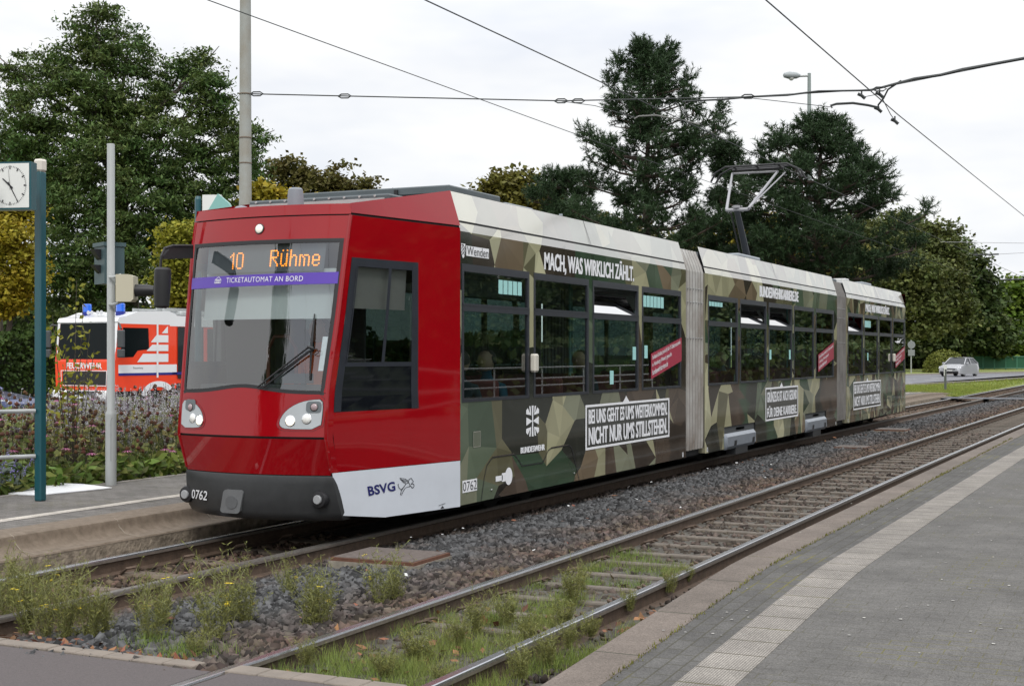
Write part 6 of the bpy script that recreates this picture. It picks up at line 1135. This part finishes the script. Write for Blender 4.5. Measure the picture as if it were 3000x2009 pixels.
# coneflowers
n = 1700; Bp = bedpts(n, -13.9, -11.35, 9.5, 19); hh = rng.uniform(.42, .88, n)*np.clip(.72+(-11.3-Bp[:, 0])*.22, .72, 1.2); T = Bp+np.stack([rng.normal(size=n)*.06, rng.normal(size=n)*.06, hh], 1)
V, F = stems_mesh('', None, Bp, T, np.full(n, .005), 0, 0); link('flower_stems', new_mesh('flower_stems', V, F), leafmat('stem_green', (.10, .13, .04), .4, 0), kind='stuff')
b = MB(); bp_ = MB()
for i in range(n):
    c = Vector(T[i]); r = random.uniform(.020, .032)
    b.lathe([(r*.6, -.012), (r, .0), (r*.85, .018), (r*.3, .034)], c, (random.gauss(0, .2), random.gauss(0, .2), 1), 6)
    if i % 12 == 0:
        m = 11
        for k in range(m):
            a = 2*math.pi*k/m+i; d = Vector((math.cos(a), math.sin(a), -.45)); e = Vector((-math.sin(a), math.cos(a), 0)); p = c+d*r*.8; bp_.add([p-e*.006, p+d*.045-e*.008, p+d*.045+e*.008, p+e*.006], [(0, 1, 2, 3)])
b.obj('coneflower_heads', M('seed_head', (.07, .026, .010), .9, isl=.8), kind='stuff'); bp_.obj('coneflower_petals', M('pink_petal', (.42, .13, .25), .6, isl=.35, tr=.2), kind='stuff')
# pale lilac spikes (russian sage) and silver stems
def spikes(name, n, x0, x1, y0, y1, h0, h1, col, stemcol, fl=26, spread=.35, w_=.012, lean=.12):
    Bp = bedpts(n, x0, x1, y0, y1); hh = rng.uniform(h0, h1, n); T = Bp+np.stack([rng.normal(size=n)*lean, rng.normal(size=n)*lean, hh], 1); A_, B1 = stems_mesh('', None, Bp, T, np.full(n, .0035), 0, 0)
    idx = np.repeat(np.arange(n), fl); u = 1-rng.random(len(idx))*.55; P = Bp[idx]+(T-Bp)[idx]*u[:, None]+rng.normal(size=(len(idx), 3))*.012*(1.6-u[:, None]); V, F = quads_mesh('', P, unit(len(idx)), unit(len(idx)), np.full(len(idx), w_*1.8), np.full(len(idx), w_))
    link(name+'_stems', new_mesh(name+'_stems', A_, B1), leafmat(name+'_stem', stemcol, .3, 0), kind='stuff'); link(name+'_flowers', new_mesh(name+'_flowers', V, F), M(name+'_petal', col, .8, isl=.4, tr=.15), kind='stuff')
spikes('russian_sage', 1300, -13.9, -12.1, 13.4, 19, .60, 1.12, (.50, .48, .54), (.34, .36, .30), 40)
spikes('silver_perovskia', 420, -13.9, -12.5, 9.0, 13.4, .5, .92, (.38, .36, .42), (.36, .38, .32), 30)
spikes('purple_salvia', 130, -13.8, -12.3, 9.5, 18, .6, .98, (.10, .045, .10), (.10, .12, .05), 60, w_=.016, lean=.05)
spikes('dry_stalks', 520, -13.6, -11.6, 9.2, 19, .45, .95, (.30, .27, .15), (.24, .24, .12), 26, w_=.014, lean=.10)
spikes('edge_salvia', 60, -11.7, -11.3, 10.0, 11.2, .3, .55, (.25, .22, .5), (.15, .2, .1), 30, w_=.014, lean=.15)
# young shrub in front of the fire engine
q = W(165, 1000, 16.8); t = empty('young_shrub', (q.x, q.y, .17), 'thin yellow-leaved young shrub in the flower bed in front of the fire engine', 'shrub'); b = MB(); C = []
for (x, y) in ((120, 720), (150, 790), (175, 640), (205, 760), (215, 800), (130, 880), (165, 850), (110, 940), (190, 700)):
    e = W(x, y, 16.8+random.uniform(-.2, .2)); b.tube([(q.x, q.y, .17), (q.x*.5+e.x*.5, q.y*.5+e.y*.5, (e.z)*.45), e], [.008, .006, .003], 4)
    for k in range(26):
        f_ = random.random()**.6; C.append(Vector((q.x, q.y, .4)).lerp(e, .35+.65*f_)+Vector(unit(1)[0])*.10)
b.obj('twigs', BARK, t); C = np.array([tuple(c-Vector((q.x, q.y, .17))) for c in C]); V, F = quads_mesh('', C, unit(len(C)), unit(len(C)), .09*rng.uniform(.6, 1.2, len(C)), .045*rng.uniform(.7, 1.2, len(C))); link('leaves', new_mesh('leaves', V, F), leafmat('young_leaf', (.30, .30, .04), .35, .3), t)
# ------------------------------------------------------------------ weeds between the rails
WL = leafmat('weed_green', (.17, .195, .05), .5, .2, col2=(.24, .22, .07)); WS = leafmat('weed_stem', (.20, .21, .09), .35, 0); YF = M('yellow_petal', (.80, .62, .02), .6); DRY = leafmat('dry_stem', (.16, .11, .07), .3, 0)
def weed(h=.5, n=26, spread=.16, fl=3, leafL=.035, dens=34, lean=.5):
    t = bpy.data.objects.new('weed', None); COL.objects.link(t); ORG[t.name] = Vector((0, 0, 0))
    Bs = []; Ts = []; LC = []; LA = []; tipp = []
    for i in range(n):
        a = random.random()*6.28; r = abs(random.gauss(0, spread*.4)); b0 = np.array([math.cos(a)*r*.4, math.sin(a)*r*.4, -.02]); hh = h*random.uniform(.45, 1.05); a2 = a+random.gauss(0, .5); p = b0; d = np.array([math.cos(a2)*lean*.35, math.sin(a2)*lean*.35, 1.0])
        seg = 4
        for s_ in range(seg):
            d2 = d+np.array([random.gauss(0, .10), random.gauss(0, .10), 0]); q_ = p+d2/np.linalg.norm(d2)*hh/seg; Bs.append(p); Ts.append(q_)
            for _ in range(dens//seg):
                f_ = random.random(); c = p+(q_-p)*f_; ax = np.array([random.gauss(0, 1), random.gauss(0, 1), random.uniform(.2, 1.4)]); LC.append(c); LA.append(ax)
            if s_ >= 1 and random.random() < .6:
                br = q_+np.array([random.gauss(0, .05), random.gauss(0, .05), random.uniform(.05, .12)])*(h/.5); Bs.append(q_); Ts.append(br); tipp.append(br)
                for _ in range(5): LC.append(q_+(br-q_)*random.random()); LA.append(np.array([random.gauss(0, 1), random.gauss(0, 1), random.uniform(.2, 1.4)]))
            p = q_; d = d2
        tipp.append(p)
    Bs = np.array(Bs); Ts = np.array(Ts); V, F = stems_mesh('', None, Bs, Ts, np.full(len(Bs), .0022), 0, 0); link('stems', new_mesh('stems', V, F), WS, t)
    LC = np.array(LC); V, F = quads_mesh('', LC+np.array(LA)/np.linalg.norm(LA, axis=1, keepdims=True)*leafL*.5, unit(len(LC)), np.array(LA), leafL*rng.uniform(.5, 1.4, len(LC)), np.full(len(LC), .0045)); link('leaves', new_mesh('leaves', V, F), WL, t)
    if fl:
        b = MB()
        for p in random.sample(tipp, min(fl, len(tipp))):
            for _ in range(2):
                c = Vector(p)+Vector((random.gauss(0, .012), random.gauss(0, .012), random.gauss(0, .008)));
                for k in range(5): a = 1.257*k; b.add([c, c+Vector((math.cos(a-.4)*.010, math.sin(a-.4)*.010, .004)), c+Vector((math.cos(a)*.014, math.sin(a)*.014, .002)), c+Vector((math.cos(a+.4)*.010, math.sin(a+.4)*.010, .004))], [(0, 1, 2, 3)])
        b.obj('blossoms', YF, t)
    return t
def bunch(px, py, h=None): return gnd(px, py, -.06)
kinds = [weed(.50, 30, .22, 3), weed(.42, 34, .22, 1, dens=44), weed(.34, 40, .22, 0, .03, 40, .8), weed(.20, 40, .2, 0, .03, 26, 1.2)]
spots = [  # px, py of the foot, kind, scale, label
 (15, 1425, 0, 1.15, 'tall yellow-flowering weed at the left picture edge'), (60, 1440, 1, 1.2, 'dense weed next to the left edge in front of the rails'), (105, 1455, 0, 1.1, 'thick weed above the brown leaves by the crossing kerb'), (150, 1462, 1, 1.1, 'bushy weed left of the white litter'), (205, 1465, 1, 1.15, 'bushy weed just behind the crossing kerb stones'), (35, 1380, 1, 1.0, 'weed between the tram rails at the left edge'), (100, 1375, 0, .85, 'flowering weed between the two tram rails'), (170, 1380, 0, .8, 'loose weed growing over the rail at the left'), (240, 1460, 1, .8, 'small weed right of the kerb-side weed thicket'),
 (345, 1480, 0, 1.2, 'tall loose weed on the ballast between crossing and rail'), (370, 1450, 1, 1.1, 'broad weed tuft standing alone on the grey ballast'), (490, 1478, 0, 1.35, 'tall yellow-flowering weed beside the rusty rail'), (520, 1440, 0, 1.2, 'flowering weed reaching over the rusty rail'), (560, 1440, 1, 1.0, 'fine weed between two flowering ones on the ballast'),
 (718, 1445, 1, 1.15, 'dark green bushy weed on the ballast between the tracks'), (735, 1440, 0, 1.0, 'yellow-flowering weed behind the dark green bushy one'), (660, 1370, 0, .8, 'slender yellow-flowered weed next to the rusty rail'), (870, 1390, 0, 1.15, 'weed in front of the cable pit cover'), (905, 1385, 1, .85, 'low weed at the corner of the cable pit cover'), (450, 1512, 2, .75, 'low green weed close to the end of the crossing kerb'), (700, 1515, 2, .8, 'dark low weed leaning on the polished rail'),
 (1310, 1372, 2, 1.35, 'round green bush of weed between the rails of the empty track'), (1330, 1345, 1, .8, 'green weed behind the round one between the rails'), (1090, 1440, 2, 1.2, 'dense low weed inside the empty track'), (1160, 1425, 2, 1.2, 'grey-green low weed between the rails'), (1050, 1470, 2, 1.0, 'weed patch near the first sleepers'), (1210, 1455, 3, 1.3, 'low weed with red leaves around it'), (1290, 1420, 3, 1.3, 'low grassy weed near the platform-side rail'), (950, 1500, 3, 1.4, 'flat green weed near the crossing'), (880, 1540, 3, 1.2, 'flat weed beside the crossing kerb in the track'),
 (1190, 1545, 2, 1.1, 'bright green weed between rail and platform edge, nearest'), (1250, 1512, 2, 1.05, 'bright green weed between rail and platform edge, second'), (1300, 1478, 2, .9, 'reddish-green weed along the platform edge'), (1350, 1450, 3, 1.1, 'brownish weed along the platform edge'), (1440, 1392, 2, .8, 'yellow-flowered weed by the platform edge'), (1530, 1350, 2, .95, 'leafy green weed beside the platform-side rail'), (1570, 1325, 3, 1.1, 'small leafy weed right behind the leafy green one'), (1010, 1560, 3, .9, 'broad-leaved weed at the bottom edge beside the rail')]
used = set()
for px, py, k, sc, lb in spots:
    bb = (py*1.2815-1036)/4050; p = W(px, py, (CH+.08)/bb)
    if k not in used: o = kinds[k]; used.add(k)
    else: o = copy_tree(kinds[k])
    sc *= (.72 if p.x > -4.65 else 1); o.location = p; o.rotation_euler = (0, 0, random.random()*6.28); o.scale = (sc*.92, sc*.92, sc*random.uniform(.9, 1.0)*.88); o['label'] = lb; o['category'] = 'weed'; o['group'] = 'weeds along the tracks'
# grass tufts in the near end of the empty track
def grassblades(name, n, fn, h, w_, mat):
    P = np.array([fn() for _ in range(n)]); Ax = rng.normal(size=(n, 3))*.38; Ax[:, 2] = 1; V, F = quads_mesh('', P, unit(n), Ax, h*rng.uniform(.4, 1.2, n), np.full(n, w_), True); return link(name, new_mesh(name, V, F), mat, kind='stuff')
cl = [(random.uniform(-4.5, -3.65), 6.2+abs(random.gauss(0, 1.9))) for _ in range(60)]+[(random.uniform(-3.38, -3.05), random.uniform(6.3, 8.5)) for _ in range(16)]+[(random.uniform(-4.5, -3.6), random.uniform(8, 13)) for _ in range(16)]+[(random.uniform(-5.6, -4.8), 6.3+abs(random.gauss(0, .15))) for _ in range(5)]
def gf(): c = random.choice(cl); return (c[0]+random.gauss(0, .07), c[1]+random.gauss(0, .09), -.135 if c[0] > -4.6 else -.06)
grassblades('track_grass', 15000, gf, .12, .005, leafmat('grass_blade', (.15, .26, .05), .5, .3, col2=(.24, .25, .08)))
def gv():
    while True:
        Y = random.uniform(57, 75) if random.random() < .6 else random.uniform(57, 105); x = random.uniform(-13, -8.0); 
        if x > -12.9+max(0, (Y-75))*.13: return (x+off(Y)*.5, Y, 0)
grassblades('verge_grass', 22000, gv, .13, .03, leafmat('verge_blade', (.19, .27, .045), .35, .3, col2=(.26, .27, .07)))
grassblades('slab_moss', 1500, lambda: (-2.57+random.gauss(0, .012), (lambda Y: Y)(random.uniform(6.5, 26)), .2) if True else 0, .022, .008, leafmat('moss', (.15, .15, .02), .4, 0))
m_ = bpy.data.objects['slab_moss'].data; co = np.zeros(len(m_.vertices)*3, np.float32); m_.vertices.foreach_get('co', co); co = co.reshape(-1, 3); yy = co[:, 1]; t_ = np.clip((yy-5.4)/4.3, 0, 1); co[:, 2] += (.010+.192*(.75*t_+.25*t_*t_*(3-2*t_)))-.2+.002; m_.vertices.foreach_set('co', co.ravel()); m_.update()
# fallen leaves
def leaves(name, n, fn, mat, L=.06):
    P = np.array([fn() for _ in range(n)]); Nn = unit(n)*.5+np.array([0, 0, 1.0]); V, F = quads_mesh('', P, Nn, unit(n)*np.array([1, 1, .35]), L*rng.uniform(.5, 1.3, n), L*.7*rng.uniform(.6, 1.2, n)); return link(name, new_mesh(name, V, F), mat, kind='stuff')
LFM = M('dry_leaf', (.21, .09, .045), .8, isl=.6, tr=.1)
def lf():
    r = random.random()
    if r < .42: return (random.uniform(-7, -4.9), 6.18+abs(random.gauss(0, .10)), -.02)
    if r < .60: return (random.gauss(-4.05, .22), 6.5+abs(random.gauss(0, 1.3)), -.09)
    if r < .70: return (random.gauss(-3.2, .06), random.gauss(8.6, .3), -.09)
    return (random.uniform(-6.6, -4.7), random.uniform(6.3, 30), -.02)
leaves('fallen_leaves', 330, lf, LFM, .075)
leaves('litter', 40, lambda: (random.uniform(-6.5, -4.8), random.uniform(6.3, 22), -.015), M('white_litter', (.65, .66, .66), .7), .05)
b = MB()
for i in range(190):
    Y = random.uniform(7.5, 9) if i % 6 == 0 else random.uniform(8, 22); x = random.uniform(-2.9, -.1*Y-.2+.6); rr = random.uniform(.003, .011); zz = hr(Y)+.0065; b.add([(x+off(Y)+rr*math.cos(a)*random.uniform(.7, 1.3), Y+rr*math.sin(a)*random.uniform(.7, 1.3), zz) for a in (0, 1.05, 2.09, 3.14, 4.19, 5.24)], [tuple(range(6))])
b.obj('paving_specks', M('pale_gum', (.42, .41, .38), .8, isl=.5), kind='stuff')
# ------------------------------------------------------------------ people inside the tram
SKIN = M('skin', (.45, .26, .18), .6)
def person(label, base, rz, cloth, hair, lean=0, arm=.3):
    o0 = empty('person', base, label, 'person', rz=rz, local=True)
    J = [((0, 0, 0), .14), ((0, .02, .28), .145), ((0, .03, .46), .15), ((0, .02, .56), .06), ((0, 0, .64), .055), ((0, -.01, .74), .095), ((0, 0, .84), .085), ((-.19, .02, .48), .06), ((-.24, -.03, .24), .048), ((-.20, -.03-arm, .20), .038), ((.19, .02, .48), .06), ((.24, -.03, .24), .048), ((.20, -.03-arm, .20), .038), ((-.10, -.05, -.02), .09), ((-.11, -.42, .0), .075), ((-.11, -.45, -.40), .05), ((.10, -.05, -.02), .09), ((.11, -.42, .0), .075), ((.11, -.45, -.40), .05)]
    E_ = [(0, 1), (1, 2), (2, 3), (3, 4), (4, 5), (5, 6), (2, 7), (7, 8), (8, 9), (2, 10), (10, 11), (11, 12), (0, 13), (13, 14), (14, 15), (0, 16), (16, 17), (17, 18)]
    me = bpy.data.meshes.new('body'); me.from_pydata([j[0] for j in J], E_, []); ob = link('body', me, [cloth, SKIN], o0)
    m = ob.modifiers.new('skin', 'SKIN'); m.use_smooth_shade = True
    for v, (p, r) in zip(me.skin_vertices[0].data, J): v.radius = (r, r*.85)
    me.skin_vertices[0].data[0].use_root = True; ob.modifiers.new('sub', 'SUBSURF').render_levels = 1
    b = MB(); b.lathe([(.02, -.12), (.075, -.08), (.098, 0), (.085, .07), (.05, .11), (.01, .12)], (0, -.015, .755), (0, -.1, 1), 16); b.lathe([(.004, -.02), (.016, -.01), (.006, .02)], (0, -.115, .75), (0, -.3, 1), 6)
    hd = sm(b.obj('head', SKIN, o0), 60); b = MB(); b.lathe([(.104, -.03), (.108, .02), (.09, .08), (.05, .115), (.01, .125)], (0, .012, .765), (0, .25, 1), 16); sm(b.obj('hair', hair, o0), 60)
    return o0
HV = M('hi_vis_orange', (.85, .16, .03), .8); DK1 = M('dark_jacket', (.02, .025, .035), .9); DK2 = M('blue_jacket', (.02, .07, .12), .9); HAIR = M('hair_dark', (.03, .02, .015), .7); GH = M('grey_coat', (.15, .16, .16), .9)
person('driver in an orange high-visibility jacket sitting at the tram controls', (XC+.02, 11.22, 1.16), 0, HV, HAIR, arm=.42)
person('passenger in a dark jacket sitting behind the first large side window', (XS-.48, 12.9, .86), math.pi, DK1, HAIR)
person('passenger in a blue jacket sitting near the second side window', (XS-.5, 13.55, .86), 0, DK2, HAIR)
person('passenger in a dark coat sitting behind the third side window', (XS-.5, 16.2, .86), 0, DK1, HAIR)
person('passenger in a grey coat sitting in the middle section', (XS-.5, 22.3, .86), 0, GH, HAIR)
